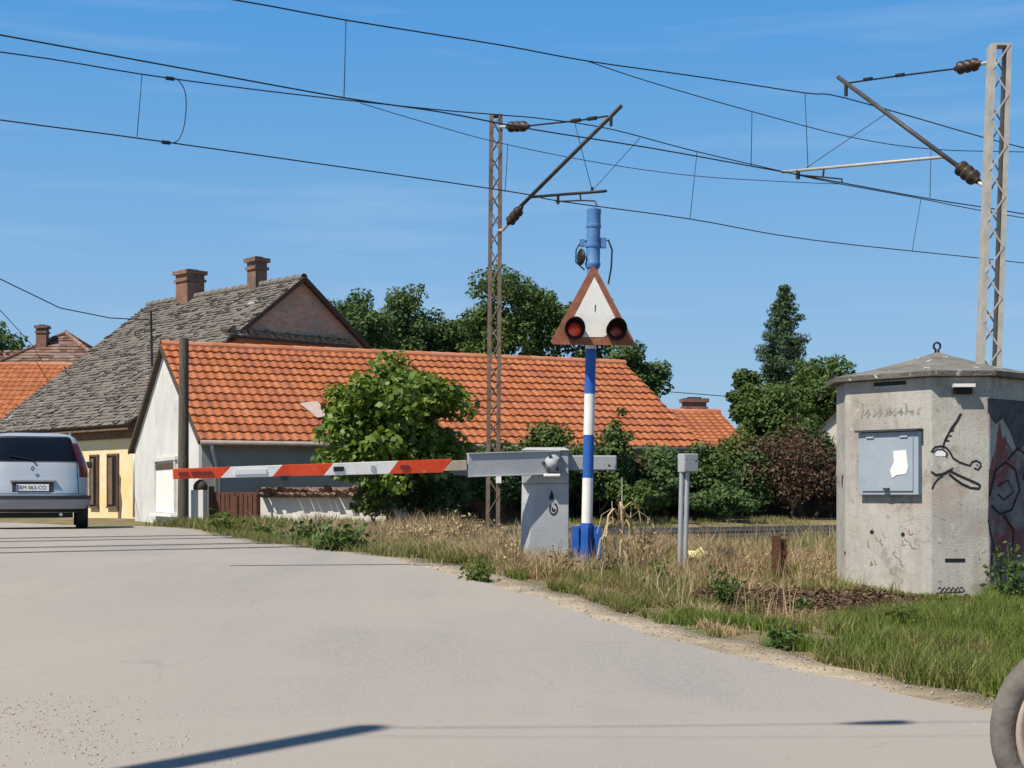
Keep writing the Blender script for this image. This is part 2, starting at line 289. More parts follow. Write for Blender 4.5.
# ------------------------------------------------------------------ mesh helpers
def perp(a):
    a = Vector(a).normalized(); h = Vector((0,0,1)) if abs(a.z) < .9 else Vector((1,0,0))
    u = a.cross(h).normalized(); return u, a.cross(u).normalized()
class MB:
    def __init__(s): s.v = []; s.f = []; s.m = []; s.cur = 0
    def add(s, vs, fs):
        k = len(s.v); s.v += [Vector(x) for x in vs]; s.f += [tuple(i+k for i in f) for f in fs]; s.m += [s.cur]*len(fs); return s
    def box(s, c, size, ux=(1,0,0), uy=(0,1,0), uz=(0,0,1)):
        c = Vector(c); a, b, d = Vector(ux)*size[0]/2, Vector(uy)*size[1]/2, Vector(uz)*size[2]/2
        vs = [c+i*a+j*b+k*d for k in (-1,1) for j in (-1,1) for i in (-1,1)]
        return s.add(vs, [(0,2,3,1),(4,5,7,6),(0,1,5,4),(2,6,7,3),(0,4,6,2),(1,3,7,5)])
    def bar(s, a, b, w, t, up=None):
        a, b = Vector(a), Vector(b); d = (b-a); L = d.length; d.normalize()
        if up is None: u, v = perp(d)
        else: u = d.cross(Vector(up)).normalized(); v = u.cross(d).normalized()
        return s.box((a+b)/2, (L, w, t), d, u, v)
    def cyl(s, a, b, r0, r1=None, n=12, caps=True):
        if r1 is None: r1 = r0
        a, b = Vector(a), Vector(b); u, v = perp(b-a); vs = []
        for c, r in ((a, r0), (b, r1)):
            vs += [c+u*math.cos(2*math.pi*i/n)*r+v*math.sin(2*math.pi*i/n)*r for i in range(n)]
        fs = [(i, (i+1) % n, n+(i+1) % n, n+i) for i in range(n)]
        if caps: fs += [tuple(range(n))[::-1], tuple(range(n, 2*n))]
        return s.add(vs, fs)
    def lathe(s, a, axis, prof, n=16):
        a = Vector(a); ax = Vector(axis).normalized(); u, v = perp(ax); vs = []
        for h, r in prof: vs += [a+ax*h+(u*math.cos(2*math.pi*i/n)+v*math.sin(2*math.pi*i/n))*max(r, 1e-4) for i in range(n)]
        fs = []
        for k in range(len(prof)-1):
            for i in range(n): j = (i+1) % n; fs.append((k*n+i, k*n+j, (k+1)*n+j, (k+1)*n+i))
        fs += [tuple(range(n))[::-1], tuple(range((len(prof)-1)*n, len(prof)*n))]
        return s.add(vs, fs)
    def tube(s, pts, r, n=6, rs=None):
        pts = [Vector(p) for p in pts]; vs = []; u = None
        for i, p in enumerate(pts):
            d = (pts[min(i+1, len(pts)-1)]-pts[max(i-1, 0)]).normalized()
            if u is None: u, _ = perp(d)
            u = (u-d*u.dot(d)).normalized(); v = d.cross(u); rr = rs[i] if rs else r
            vs += [p+(u*math.cos(2*math.pi*k/n)+v*math.sin(2*math.pi*k/n))*rr for k in range(n)]
        fs = []
        for k in range(len(pts)-1):
            for i in range(n): j = (i+1) % n; fs.append((k*n+i, k*n+j, (k+1)*n+j, (k+1)*n+i))
        fs += [tuple(range(n))[::-1], tuple(range((len(pts)-1)*n, len(pts)*n))]
        return s.add(vs, fs)
    def prism(s, poly, thick):      # planar polygon (3-D points) extruded by a vector
        poly = [Vector(p) for p in poly]; t = Vector(thick); n = len(poly)
        return s.add(poly+[p+t for p in poly], [tuple(range(n))[::-1], tuple(range(n, 2*n))]+[(i, (i+1) % n, n+(i+1) % n, n+i) for i in range(n)])
    def grid(s, rows):              # rows of points
        k = len(rows[0]); vs = [p for r in rows for p in r]
        return s.add(vs, [(i*k+j, i*k+j+1, (i+1)*k+j+1, (i+1)*k+j) for i in range(len(rows)-1) for j in range(k-1)])
    def build(s, name, mats, parent=None, smooth=False, bevel=0, fix=True):
        if not isinstance(mats, (list, tuple)): mats = [mats]
        vs = s.v
        lo = [min(v[i] for v in vs) for i in range(3)]; hi = [max(v[i] for v in vs) for i in range(3)]
        if parent is None: org = Vector(((lo[0]+hi[0])/2, (lo[1]+hi[1])/2, lo[2]))
        else: org = parent_world(parent)
        me = bpy.data.meshes.new(name); me.from_pydata([v-org for v in vs], [], s.f)
        for m in mats: me.materials.append(m)
        me.polygons.foreach_set('material_index', s.m)
        if fix:
            bm = bmesh.new(); bm.from_mesh(me); bmesh.ops.recalc_face_normals(bm, faces=bm.faces); bm.to_mesh(me); bm.free()
        if smooth: me.shade_smooth()
        o = bpy.data.objects.new(name, me); col.objects.link(o)
        if parent is None: o.location = org
        else:
            o.parent = parent
        if bevel:
            b = o.modifiers.new('bevel', 'BEVEL'); b.width = bevel; b.segments = 2; b.limit_method = 'ANGLE'; b.angle_limit = R(40)
            b.harden_normals = False
        return o
def parent_world(o):
    w = Vector((0,0,0))
    while o is not None: w += Vector(o.location); o = o.parent
    return w
def smooth_angle(o, ang=40):
    me = o.data; bm = bmesh.new(); bm.from_mesh(me)
    for e in bm.edges:
        if len(e.link_faces) == 2 and e.calc_face_angle(0) > R(ang): e.smooth = False
    for f in bm.faces: f.smooth = True
    bm.to_mesh(me); bm.free(); return o
def tag(o, label=None, cat=None, group=None, kind=None):
    if label: o['label'] = label
    if cat: o['category'] = cat
    if group: o['group'] = group
    if kind: o['kind'] = kind
    return o
def thing(name, loc, label, cat, group=None):
    o = bpy.data.objects.new(name, None); col.objects.link(o); o.location = loc; o.empty_display_size = .3
    return tag(o, label, cat, group)
def np_mesh(name, V, F, material, parent=None, org=None):
    """V (n,3), F (m,k) uniform polygons"""
    V = np.asarray(V, np.float32); F = np.asarray(F, np.int32); k = F.shape[1]
    if parent is not None: org = np.array(parent_world(parent))
    elif org is None: org = np.array([V[:,0].mean(), V[:,1].mean(), V[:,2].min()])
    me = bpy.data.meshes.new(name); me.vertices.add(len(V)); me.vertices.foreach_set('co', (V-org).astype(np.float32).ravel())
    me.loops.add(F.size); me.loops.foreach_set('vertex_index', F.ravel())
    me.polygons.add(len(F)); me.polygons.foreach_set('loop_start', np.arange(0, F.size, k, dtype=np.int32))
    me.polygons.foreach_set('loop_total', np.full(len(F), k, np.int32))
    me.update(calc_edges=True); me.validate()
    me.materials.append(material); o = bpy.data.objects.new(name, me); col.objects.link(o)
    if parent is not None: o.parent = parent
    else: o.location = Vector(org.tolist())
    return o

# ------------------------------------------------------------------ ground
def nz(x, y, s=1.0): return noise.noise(Vector((x*s, y*s, 3.3)))
def T(p, q, x=None, y=None):     # terrain height
    g = float(G(p)); off = q-float(qe(p))
    if off < .1: return g-.035
    k = min(1, (off-.1)/.7)
    lower = .14 if 15.4 < p < 23.0 else (0 if not (14.4 < p < 24) else .14*(1-min(abs(p-15.4), abs(p-23.0))/1.0))
    x, y = xy(p, q); far = 1 if p < 60 else 0
    return g-.035+k*(.03+.05*nz(x, y, .45)*far+.025*nz(x, y, 1.7)*far)-lower*k
def terrain():
    ps = list(np.concatenate([[-900,-400,-150,-60,-30,-15,-8,-4], np.arange(-2, 34, .35), [36,40,50,70,120,250,600,1500,3000]]))
    qs = list(np.concatenate([[-2500,-900,-300,-100,-50,-30,-20,-12,-8,-4,0,3], np.arange(4.5, 26, .35), [28,31,35,40,50,70,110,250,700,2000,3500]]))
    rows = [[Vector((*xy(p, q), T(p, q))) for q in qs] for p in ps]
    b = MB(); b.grid(rows); o = b.build('ground', M['earth'], smooth=True, fix=False); tag(o, kind='structure')
terrain()
def sheet(name, mtl, ps, ql, qr, dz, nq, jag=0, seed=0, skirt=0):
    b = MB(); rows = []
    for p in ps:
        a, c = ql(p), qr(p)+jag*nz(p*1.9+seed, seed, 1)+jag*.5*nz(p*6+seed, seed+9, 1)
        r = []
        for j in range(nq+1):
            q = a+(c-a)*j/nq; r.append(Vector((*xy(p, q), float(G(p))+dz)))
        if skirt: r.append(r[-1]-Vector((0,0,skirt))+Vector((QX*.03, QY*.03, 0)))
        rows.append(r)
    b.grid(rows); return tag(b.build(name, mtl, smooth=True, fix=False), kind='structure')
psr = list(np.arange(-30, 60, .2))+list(np.arange(60, 200, 5))
def road_left(p):
    if p < 7.6: return 1.95+.12*math.sin(p*2)
    if p < 10.2: return 1.95-(p-7.6)*4.1
    if p < 24: return -8.6
    return -8.6+min(1, (p-24)/3)*11
sheet('shoulder', M['shoulder'], psr, lambda p: float(qe(p))-1.2, lambda p: float(qe(p))+(.45 if p < 13 else .28), -.006, 6, .22, 5, skirt=.15)
def road_far_left(p): return -30 if p < 13 else (-30+(p-13)*10.7 if p < 15 else (-8.6 if p < 24 else -8.6+min(1, (p-24)/3)*11))
sheet('road', M['road'], psr, road_far_left, lambda p: float(qe(p)), .002, 10, .10, 2)
# ballast beds of the two tracks, right of the road and far left of it
PB, PA = 17.2, 21.08
for nm, q0, q1 in (('track_bed', None, 160), ('track_bed', -120, -8.2)):
    b = MB(); rows = []
    for p, dz in ((15.2,-.24),(15.9,-.10),(18.6,-.10),(19.1,-.15),(19.7,-.10),(22.4,-.10),(23.1,-.24)):
        a = float(qe(p))+.25 if q0 is None else q0
        qs = np.concatenate([np.linspace(a, a+18, 60), [a+30, a+60, q1]]) if q0 is None else np.linspace(q0, q1, 20)
        rows.append([Vector((*xy(p, q), float(G(p))+dz+.02*nz(q, p, 1.3))) for q in qs])
    b.grid(rows); tag(b.build(nm, M['ballast'], smooth=True, fix=False), kind='structure')
# rails, one thing each
for i, (pc, lab) in enumerate(((PB-.75,'rusty rail nearest the barrier, sunk flush in the road surface'),(PB+.75,'second rusty rail counted from the barrier, sunk flush in the road'),
                               (PA-.75,'third rusty rail counted from the barrier, on the far track'),(PA+.75,'farthest rusty rail, on the house side of the far track'))):
    b = MB(); u = Vector((QX, QY, 0)); n = Vector((PX, PY, 0))
    zt = float(G(pc))+.012
    for a, c in ((-120, 160),):
        ce = Vector((*xy(pc, (a+c)/2), 0))
        b.cur = 0; b.box(ce+Vector((0,0,zt-.02)), (c-a, .068, .04), u, n)
        b.cur = 1; b.box(ce+Vector((0,0,zt-.088)), (c-a, .018, .095), u, n); b.box(ce+Vector((0,0,zt-.146)), (c-a, .14, .018), u, n)
    tag(b.build('rail', [M['rail'], M['rust']]), lab, 'rail', 'rails of the two tracks')
    # groove in the crossing beside the rail (black rubber flangeway strip)
    q1 = float(qe(pc))-.15; b = MB(); b.box(Vector((*xy(pc+(.085 if i % 2 == 0 else -.085), (q1-8.4)/2), zt-.011)), (q1+8.4, .07, .006), u, n)
    tag(b.build('flangeway', M['trim'] if i == 0 else M['shoulder']), kind='structure')
# pebbles at the left foreground
def pebbles(name, pts, smin, smax, m, seed):
    r = np.random.default_rng(seed); n = len(pts); base = np.array([[1,0,0],[-1,0,0],[0,1,0],[0,-1,0],[0,0,1],[0,0,-.4]], float)
    tri = np.array([[0,2,4],[2,1,4],[1,3,4],[3,0,4],[2,0,5],[1,2,5],[3,1,5],[0,3,5]])
    s = r.uniform(smin, smax, n)*r.uniform(.5, 1, n); th = r.uniform(0, 6.28, n)
    V = base[None]*(r.uniform(.6, 1.3, (n,6,1)))*s[:,None,None]; V[:,:,2] *= .65
    c, sn = np.cos(th), np.sin(th); X = V[:,:,0]*c[:,None]-V[:,:,1]*sn[:,None]; Y = V[:,:,0]*sn[:,None]+V[:,:,1]*c[:,None]
    V = np.stack([X, Y, V[:,:,2]], 2)+np.array(pts)[:,None,:]
    Fc = (tri[None]+6*np.arange(n)[:,None,None]).reshape(-1, 3)
    return np_mesh(name, V.reshape(-1,3), Fc, m)
pts = []
while len(pts) < 10000:
    p = random.uniform(2.5, 8.0); q = 2.0+abs(random.gauss(0, .45)) if random.random() < .3 else random.uniform(-2.5, 2.1)
    x, y = xy(p, q)
    if y < 4 or q > 3.2 or q > road_left(p)+1.1*random.random()**2: continue
    pts.append((x, y, float(G(p))+.001))
tag(pebbles('gravel', pts, .003, .014, M['stone'], 3), kind='stuff')
pts = []
while len(pts) < 5200:
    p = random.uniform(2, 26); q = float(qe(p))+random.uniform(-.35, .6)
    x, y = xy(p, q); pts.append((x, y, float(G(p))-.002))
tag(pebbles('roadside_grit', pts, .004, .016, M['stone'], 4), kind='stuff')
pts = []
while len(pts) < 350:
    p = random.uniform(3, 14); q = random.uniform(-2, float(qe(p)))
    x, y = xy(p, q); pts.append((x, y, float(G(p))))
tag(pebbles('loose_chippings', pts, .004, .012, M['stone'], 5), kind='stuff')

# ------------------------------------------------------------------ vegetation
def leafmesh(C, N, S, rg, aspect=.62):
    n = len(C); N = N/np.linalg.norm(N, axis=1, keepdims=True)
    r = rg.normal(size=(n,3)); t = np.cross(N, r); t /= np.linalg.norm(t, axis=1, keepdims=True); b = np.cross(N, t)
    S = S[:,None]
    V = np.stack([C-t*S*.5, C+b*S*.5*aspect+N*S*.06, C+t*S*.5, C-b*S*.5*aspect+N*S*.06], 1)
    return V.reshape(-1,3), np.arange(4*n).reshape(n,4)
def clump_crown(centres, radii, per, leaf, rg, up=.5, outc=None):
    Cs, Ns, Ss = [], [], []
    for c, r in zip(centres, radii):
        k = int(per*(r**2)/(np.mean(radii)**2))+3
        d = rg.normal(size=(k,3)); d /= np.linalg.norm(d, axis=1, keepdims=True)
        rad = r*rg.uniform(.25, 1, (k,1))**.5
        P = c+d*rad*np.array([1,1,.75])
        nn = d*.7+rg.normal(size=(k,3))*.55+np.array([0,0,up])
        Cs.append(P); Ns.append(nn); Ss.append(leaf*rg.uniform(.6, 1.3, k))
    return np.concatenate(Cs), np.concatenate(Ns), np.concatenate(Ss)
def ellips_clumps(cx, cy, z0, z1, rx, ry, n, rg, cr):
    """lumpy crown: clump centres spread through an ellipsoid, denser near the shell"""
    out, rad = [], []; zc = (z0+z1)/2; rz = (z1-z0)/2
    for i in range(n):
        d = rg.normal(size=3); d /= np.linalg.norm(d); k = rg.uniform(.15, 1)**.45*(1-cr*.5/max(rx, rz))
        lump = 1+.16*math.sin(d[0]*5+rx)+.12*math.sin(d[2]*6+rx*3)+rg.uniform(-.16, .12)
        out.append([cx+d[0]*rx*k*lump, cy+d[1]*ry*k*lump, zc+d[2]*rz*k*lump]); rad.append(cr*rg.uniform(.55, 1.25))
    return np.array(out), np.array(rad)
def tree(name, label, cat, base, z0, z1, rx, ry, seed, mtl, nclump=90, per=110, leaf=.2, cr=.6, trunk=.16, group=None, limbs=8, aspect=.62, cxy=(0,0), stemname='trunk'):
    rg = np.random.default_rng(seed); t = thing(name, base, label, cat, group)
    C, Rr = ellips_clumps(base[0]+cxy[0], base[1]+cxy[1], z0, z1, rx, ry, nclump, rg, cr)
    c, nn, ss = clump_crown(C, Rr, per, leaf, rg)
    V, Fc = leafmesh(c, nn, ss, rg, aspect); np_mesh('crown', V, Fc, mtl, t)
    b = MB(); bx, by, bz = base; zt = z0+(z1-z0)*.55
    pts = [Vector((bx+.08*rg.normal()*i*(i > 0), by+.08*rg.normal()*i*(i > 0), bz-.1+(zt-bz+.1)*i/4)) for i in range(5)]
    b.tube(pts, trunk, 8, [trunk*1.25, trunk, trunk*.85, trunk*.65, trunk*.35])
    for k in range(limbs):
        e = Vector(C[rg.integers(len(C))]); s = pts[rg.integers(1, 4)]; mid = (s+e)/2+Vector((0,0,-.08*(e-s).length))
        b.tube([s, mid, e], .03, 5, [trunk*.45, trunk*.3, trunk*.1])
    b.build(stemname, M['bark'], t, smooth=True)
    return t
def tree_px(name, label, cat, cx, w, top, bot, d, seed, mtl, **kw):
    s = F/d; c = at(cx, 0, d); p = pq(c.x, c.y)[0]; zt = CAMZ+(HY-top)/s; zb = max(CAMZ+(HY-bot)/s, float(G(p))+.2)
    return tree(name, label, cat, (c.x, d, float(G(p))), zb, zt, w/2/s, w/2/s*.85, seed, mtl, **kw)
ZGF = CAMZ-.65
# trees behind the houses
BT = 'trees behind the houses'
tree_px('broadleaf_tree', 'dark green tree behind the brick gable, leftmost of the trees over the orange roof', 'tree', 352, 95, 284, 400, 60, 1, M['leaf_dark'], nclump=110, per=150, leaf=.17, cr=.5, group=BT)
tree_px('broadleaf_tree', 'dark round tree between the brick gable and the lattice mast', 'tree', 412, 110, 286, 410, 63, 2, M['leaf_dark'], nclump=130, per=150, leaf=.17, cr=.55, group=BT)
tree_px('broadleaf_tree', 'tallest broad tree, rising behind the lattice mast and warning post', 'tree', 525, 165, 264, 430, 62, 3, M['leaf_mid'], nclump=220, per=150, leaf=.17, cr=.6, group=BT)
tree_px('broadleaf_tree', 'small dark tree left of the tallest broad tree, over the orange ridge', 'tree', 470, 80, 308, 400, 66, 4, M['leaf_dark'], nclump=80, per=150, leaf=.17, cr=.5, group=BT)
tree_px('broadleaf_tree', 'dark tree right of the warning post, behind the roof corner', 'tree', 628, 92, 338, 440, 61, 5, M['leaf_dark'], nclump=100, per=150, leaf=.17, cr=.5, group=BT)
tree_px('broadleaf_tree', 'green tree left of the concrete hut, behind the purple shrub', 'tree', 828, 125, 352, 470, 56, 6, M['leaf_mid'], nclump=170, per=150, leaf=.17, cr=.55, group=BT)
tree_px('broadleaf_tree', 'low bright green tree at the foot of the conifer', 'tree', 776, 84, 382, 470, 52, 7, M['leaf_mid'], nclump=90, per=150, leaf=.17, cr=.45, group=BT)
tree_px('broadleaf_tree', 'tree peeping out behind the right end of the hut roof', 'tree', 1052, 82, 342, 470, 50, 8, M['leaf_mid'], nclump=90, per=150, leaf=.17, cr=.5, group=BT)
tree_px('broadleaf_tree', 'dark tree at the far left above the orange roof', 'tree', -22, 104, 316, 430, 88, 9, M['leaf_dark'], nclump=90, per=95, leaf=.34, cr=.8, group=BT)
tree_px('broadleaf_tree', 'dark tree mostly hidden behind the concrete hut', 'tree', 905, 120, 392, 480, 58, 19, M['leaf_dark'], nclump=80, per=150, leaf=.17, cr=.6, group=BT)
def conifer(label, cx, w, top, bot, d, seed, n=46, per=150):
    rg = np.random.default_rng(seed); s = F/d; c = at(cx, 0, d); zt = CAMZ+(HY-top)/s; zb = CAMZ+(HY-bot)/s; g = float(G(pq(c.x, c.y)[0])); hw = w/2/s
    t = thing('conifer', (c.x, d, g), label, 'conifer')
    C, Rr = [], []
    for i in range(n):
        k = (i+.5)/n; r = hw*(1-k)**.5*(.75 if k < .12 else 1)*(1+.18*math.sin(i*1.7+seed))
        for j in range(5):
            a = rg.uniform(0, 6.28); rr = r*rg.uniform(.15, .92)
            C.append([c.x+rr*math.cos(a), d+rr*math.sin(a), zb+(zt-zb)*k-rr*.12+rg.uniform(-.1, .1)]); Rr.append(.16+.26*(1-k)*rg.uniform(.6, 1.3))
    C = np.array(C); Rr = np.array(Rr); cc, nn, ss = clump_crown(C, Rr, per*.62, .15, rg, up=.2)
    V, Fc = leafmesh(cc, nn, ss, rg, .35); np_mesh('crown', V, Fc, M['needle'], t)
    b = MB(); b.cyl((c.x, d, g-.1), (c.x, d, zt-.1), .16, .02, 8); b.build('trunk', M['bark'], t, smooth=True)
conifer('tall slim conifer standing behind the purple shrub', 784, 66, 287, 400, 60, 21)
tree_px('broadleaf_tree', 'small rounded tree top just left of the tall conifer', 'tree', 745, 34, 368, 440, 60, 22, M['leaf_mid'], nclump=36, per=150, leaf=.17, cr=.35, group=BT)

# the fig tree in front of the long house
tree_px('fig_tree', 'bushy bright green big-leaved fig tree in front of the orange-roofed house', 'tree', 391, 172, 350, 500, 29, 31, M['leaf_fig'], nclump=140, per=72, leaf=.15, cr=.36, trunk=.08, limbs=12, aspect=.8)
# shrubs along the tracks
SH = 'shrubs along the board fence'
def shrub(label, cx, w, top, bot, p, seed, m, leaf=.1, n=60, per=90, cr=.3):
    k = (cx-512)/F; d = p/(PX*k+PY); tree_px('shrub', label, 'shrub', cx, w, top, bot, d, seed, m, nclump=n, per=per, leaf=leaf, cr=cr, trunk=.04, group=SH, limbs=6, stemname='stem')
shrub('dark low shrub under the fig tree, left of the lattice mast', 440, 80, 478, 520, 25.5, 41, M['leaf_dark'])
shrub('dark shrub directly behind the lattice mast', 497, 64, 440, 522, 25.8, 42, M['leaf_dark'])
shrub('taller loose shrub between the lattice mast and the warning post', 548, 66, 424, 520, 25.9, 43, M['leaf_mid'])
shrub('dark shrub right behind the warning post', 604, 60, 432, 520, 26.0, 44, M['leaf_dark'])
shrub('upright wispy shrub just right of the warning post', 622, 30, 408, 515, 25.4, 45, M['leaf_mid'], n=26, cr=.2)
shrub('wide dark shrub below the right end of the long orange roof', 658, 76, 447, 522, 25.8, 46, M['leaf_dark'], n=80)
shrub('green shrub behind the twin-pipe post', 706, 66, 444, 522, 25.6, 47, M['leaf_mid'], n=70)
shrub('yellow-green shrub at the end of the smaller orange roof', 741, 54, 424, 500, 26.6, 48, M['leaf_pale'], n=50)
shrub('large purple-leaved shrub left of the concrete hut', 792, 108, 424, 520, 25.6, 49, M['leaf_purple'], n=110, per=70, cr=.40, leaf=.08)
shrub('smaller purple shrub touching the left edge of the hut', 836, 62, 452, 522, 25.2, 50, M['leaf_purple'], n=60)
shrub('low dark shrub at the foot of the board fence, mid way to the hut', 720, 90, 490, 526, 24.6, 51, M['leaf_dark'], n=60, cr=.2)
shrub('low grey-green shrub beside the dried stalk', 640, 60, 486, 524, 24.6, 52, M['leaf_mid'], n=40, cr=.2)
shrub('tangled low bush at the end of the whitewashed wall', 372, 50, 487, 524, 25.4, 53, M['leaf_pale'], n=40, cr=.2)
shrub('brown-tinged shrub between the warning post and the wide dark shrub', 628, 60, 452, 522, 26.1, 56, M['leaf_rust'], n=45, cr=.34)
shrub('reddish shrub behind the small box on twin pipes', 684, 58, 456, 522, 26.2, 57, M['leaf_rust'], n=45, cr=.34)
shrub('dark shrub filling the gap left of the large purple shrub', 752, 60, 446, 522, 26.2, 58, M['leaf_dark'], n=60, cr=.34)
shrub('loose green shrub poking above the purple ones', 812, 60, 418, 500, 26.4, 59, M['leaf_mid'], n=50, cr=.3)
shrub('dark shrub between the mast and the loose tall shrub', 524, 50, 446, 522, 26.2, 60, M['leaf_dark'], n=45, cr=.3)
shrub('ragged shrub behind the blue foot of the warning post', 580, 56, 440, 522, 26.3, 62, M['leaf_mid'], n=45, cr=.34)
shrub('shrub hidden behind the concrete hut', 900, 100, 430, 520, 26, 54, M['leaf_dark'], n=60)

# far woodland along the horizon, one mass
rgw = np.random.default_rng(77); _c, _n, _s = [], [], []
for i in range(420):
    a = rgw.uniform(-1.3, 1.3); rr = rgw.uniform(260, 330); hh0 = rgw.uniform(3.5, 7.5); c0 = np.array([math.sin(a)*rr, math.cos(a)*rr, ZGF+hh0*.5])
    k = 150; dd = rgw.normal(size=(k,3)); dd /= np.linalg.norm(dd, axis=1, keepdims=True); _c.append(c0+dd*np.array([hh0*.9, hh0*.9, hh0*.55])*rgw.uniform(.5, 1, (k,1))); _n.append(dd+rgw.normal(size=(k,3))*.4+[0,0,.4]); _s.append(rgw.uniform(.7, 1.5, k))
V, Fc = leafmesh(np.concatenate(_c), np.concatenate(_n), np.concatenate(_s), rgw); tag(np_mesh('far_woodland', V, Fc, M['leaf_dark']), kind='stuff')
# grass
def blades(name, n, region, hmin, hmax, wid, mtl, seed, lean=.45, hfun=None):
    rg = np.random.default_rng(seed); B = []; H = []
    while len(B) < n:
        for (p, q) in region(rg, 4000):
            B.append((*xy(p, q), T(p, q)-.01)); h = rg.uniform(hmin, hmax)
            if hfun: h *= hfun(p, q)
            H.append(h)
    B = np.array(B[:n]); H = np.array(H[:n])[:,None]; a = rg.uniform(0, 6.28, n); th = rg.uniform(0, 6.28, n)
    side = np.stack([np.cos(a), np.sin(a), 0*a], 1)*wid*rg.uniform(.6, 1.4, (n,1)); ln = np.stack([np.cos(th), np.sin(th), 0*a], 1)*H*rg.uniform(.05, lean, (n,1))
    up = np.array([0,0,1.])
    V = np.stack([B-side, B+side, B+ln*.35+up*H*.55+side*.75, B+ln*.35+up*H*.55-side*.75, B+ln+up*H*.97], 1).reshape(-1,3)
    k = 5*np.arange(n)[:,None]
    Q = np.concatenate([k+np.array([[0,1,2]]), k+np.array([[0,2,3]]), k+np.array([[3,2,4]])], 0)
    return tag(np_mesh(name, V, Q, mtl), kind='stuff')
def clumpy(p, q, s=1.1, lo=-.15): return nz(p, q, s)+.5*nz(p+40, q, s*3) > lo
def inview(x, y, m=1.5): return y > 3 and -.36*y-m < x < .36*y+m
hutc = (4.08, 14.4)
_pg = onG(828, 640)
def path_gap(p, q):                # bare trodden spots
    x, y = xy(p, q); a = _pg
    return (x-a.x)**2/.10+(y-a.y)**2/.16 < 1+1.2*nz(x, y, 2.5)
_dp = onG(815, 602)
def bare(x, y): return ((x-_dp.x)/1.0)**2+((y-_dp.y)/.75)**2 < 1+.5*nz(x, y, 2)
def reg(pr, dq, test=None, s=1.1, lo=-.15, bias=1.0):
    def f(rg, k):
        out = []
        P = rg.uniform(*pr, k); U = rg.uniform(0, 1, k)**bias
        for p, u in zip(P, U):
            e = float(qe(p)); q = e+dq[0]+.16*nz(p*2, 7)+(dq[1]-dq[0])*u; x, y = xy(p, q)
            if not inview(x, y) or math.hypot(x-hutc[0], y-hutc[1]) < .95: continue
            if path_gap(p, q) or not clumpy(p, q, s, lo): continue
            if test and not test(p, q, x, y): continue
            out.append((p, q))
        return out
    return f
near_right = lambda p, q, x, y: (x/y > .20+.05*nz(x, y, 1.2)) and not bare(x, y)
def hh_(p, q):
    x, y = xy(p, q); r = math.hypot(x-hutc[0], y-hutc[1]); k = min(1, max(.28, (r-1.0)/2.4))
    if x/y > .315: k = max(k, .8)
    return k*(1+.55*nz(p, q, 1.2)+(.35 if q-float(qe(p)) > 2.2 else 0))
blades('grass', 70000, reg((-1, 10.5), (.42, 5.5), near_right, 1.3, -.35), .06, .20, .0035, M['grass_green'], 61, lean=.8, hfun=hh_)
blades('grass', 14000, reg((-1, 11), (.38, 3.5), near_right, 1.6, .05), .05, .19, .0035, M['grass_mixed'], 62, lean=.8, hfun=hh_)
verge = lambda p, q, x, y: x/y < .26 and not bare(x, y)
blades('grass', 26000, reg((6.5, 15.4), (.40, 1.3), verge, 1.8, -.05), .03, .13, .004, M['grass_mixed'], 63, lean=1.0)
blades('grass', 15000, reg((6.5, 15.4), (.45, 1.5), verge, 1.5, .1), .04, .14, .004, M['grass_green'], 64, lean=.8)
blades('dry_grass', 44000, reg((8, 15.6), (.55, 8), verge, 1.6, -.08, 1.25), .03, .12, .004, M['grass_straw'], 65, lean=1.5)
blades('dry_grass', 16000, reg((11.0, 15.6), (.5, 4.5), verge, 2.4, .06), .08, .27, .0035, M['grass_straw'], 74, lean=1.6)
blades('grass', 8000, reg((9, 15.6), (.5, 7), verge, 1.7, .18), .05, .19, .004, M['grass_green'], 76, lean=.9)
blades('dry_grass', 2600, reg((8.5, 15.6), (.8, 9), verge, 2.2, .15), .20, .42, .0028, M['grass_straw'], 75, lean=.8)
blades('grass', 9000, reg((8, 15.6), (1.2, 9), verge, 2.0, .22, 1.2), .04, .16, .004, M['grass_green'], 73)
blades('dry_grass', 40000, reg((15.2, 24.5), (.3, 15), None, .9, -.2, 1.3), .06, .17, .006, M['grass_straw'], 66, lean=1.0, hfun=lambda p, q: ((2.7 if p > 18.5 else 1.8) if clumpy(p, q, 1.6, .0) else 1) if (1.2 < q-float(qe(p)) < 5.4) else .4)
blades('grass', 26000, reg((15, 26), (.3, 15), None, .8, .0, 1.2), .05, .16, .006, M['grass_mixed'], 67, lean=.8)
blades('grass', 18000, reg((13, 27), (.22, 1.9), None, 1.6, -.1), .05, .22, .006, M['grass_mixed'], 68, lean=.8)
blades('grass', 9000, reg((15, 28), (.3, 3.5), None, 1.4, .1), .06, .24, .007, M['grass_green'], 69, lean=.8)
# dead leaves and litter on the bare patch beside the hut
pts = []; rg0 = np.random.default_rng(5)
while len(pts) < 13000:
    if rg0.random() < .45: x = _dp.x+rg0.normal()*.8; y = _dp.y+rg0.normal()*.55
    else:
        p = rg0.uniform(9, 15); q = float(qe(p))+rg0.uniform(.5, 6); x, y = xy(p, q)
    p, q = pq(x, y)
    if q < float(qe(p))+.9 or math.hypot(x-hutc[0], y-hutc[1]) < .9: continue
    pts.append((x, y, T(p, q)+.012+rg0.uniform(0, .02)))
P_ = np.array(pts); Nn = rg0.normal(size=P_.shape)*.5+np.array([0,0,1]); V, Fc = leafmesh(P_, Nn, rg0.uniform(.02, .06, len(P_)), rg0)
tag(np_mesh('leaf_litter', V, Fc, M['litter']), kind='stuff')
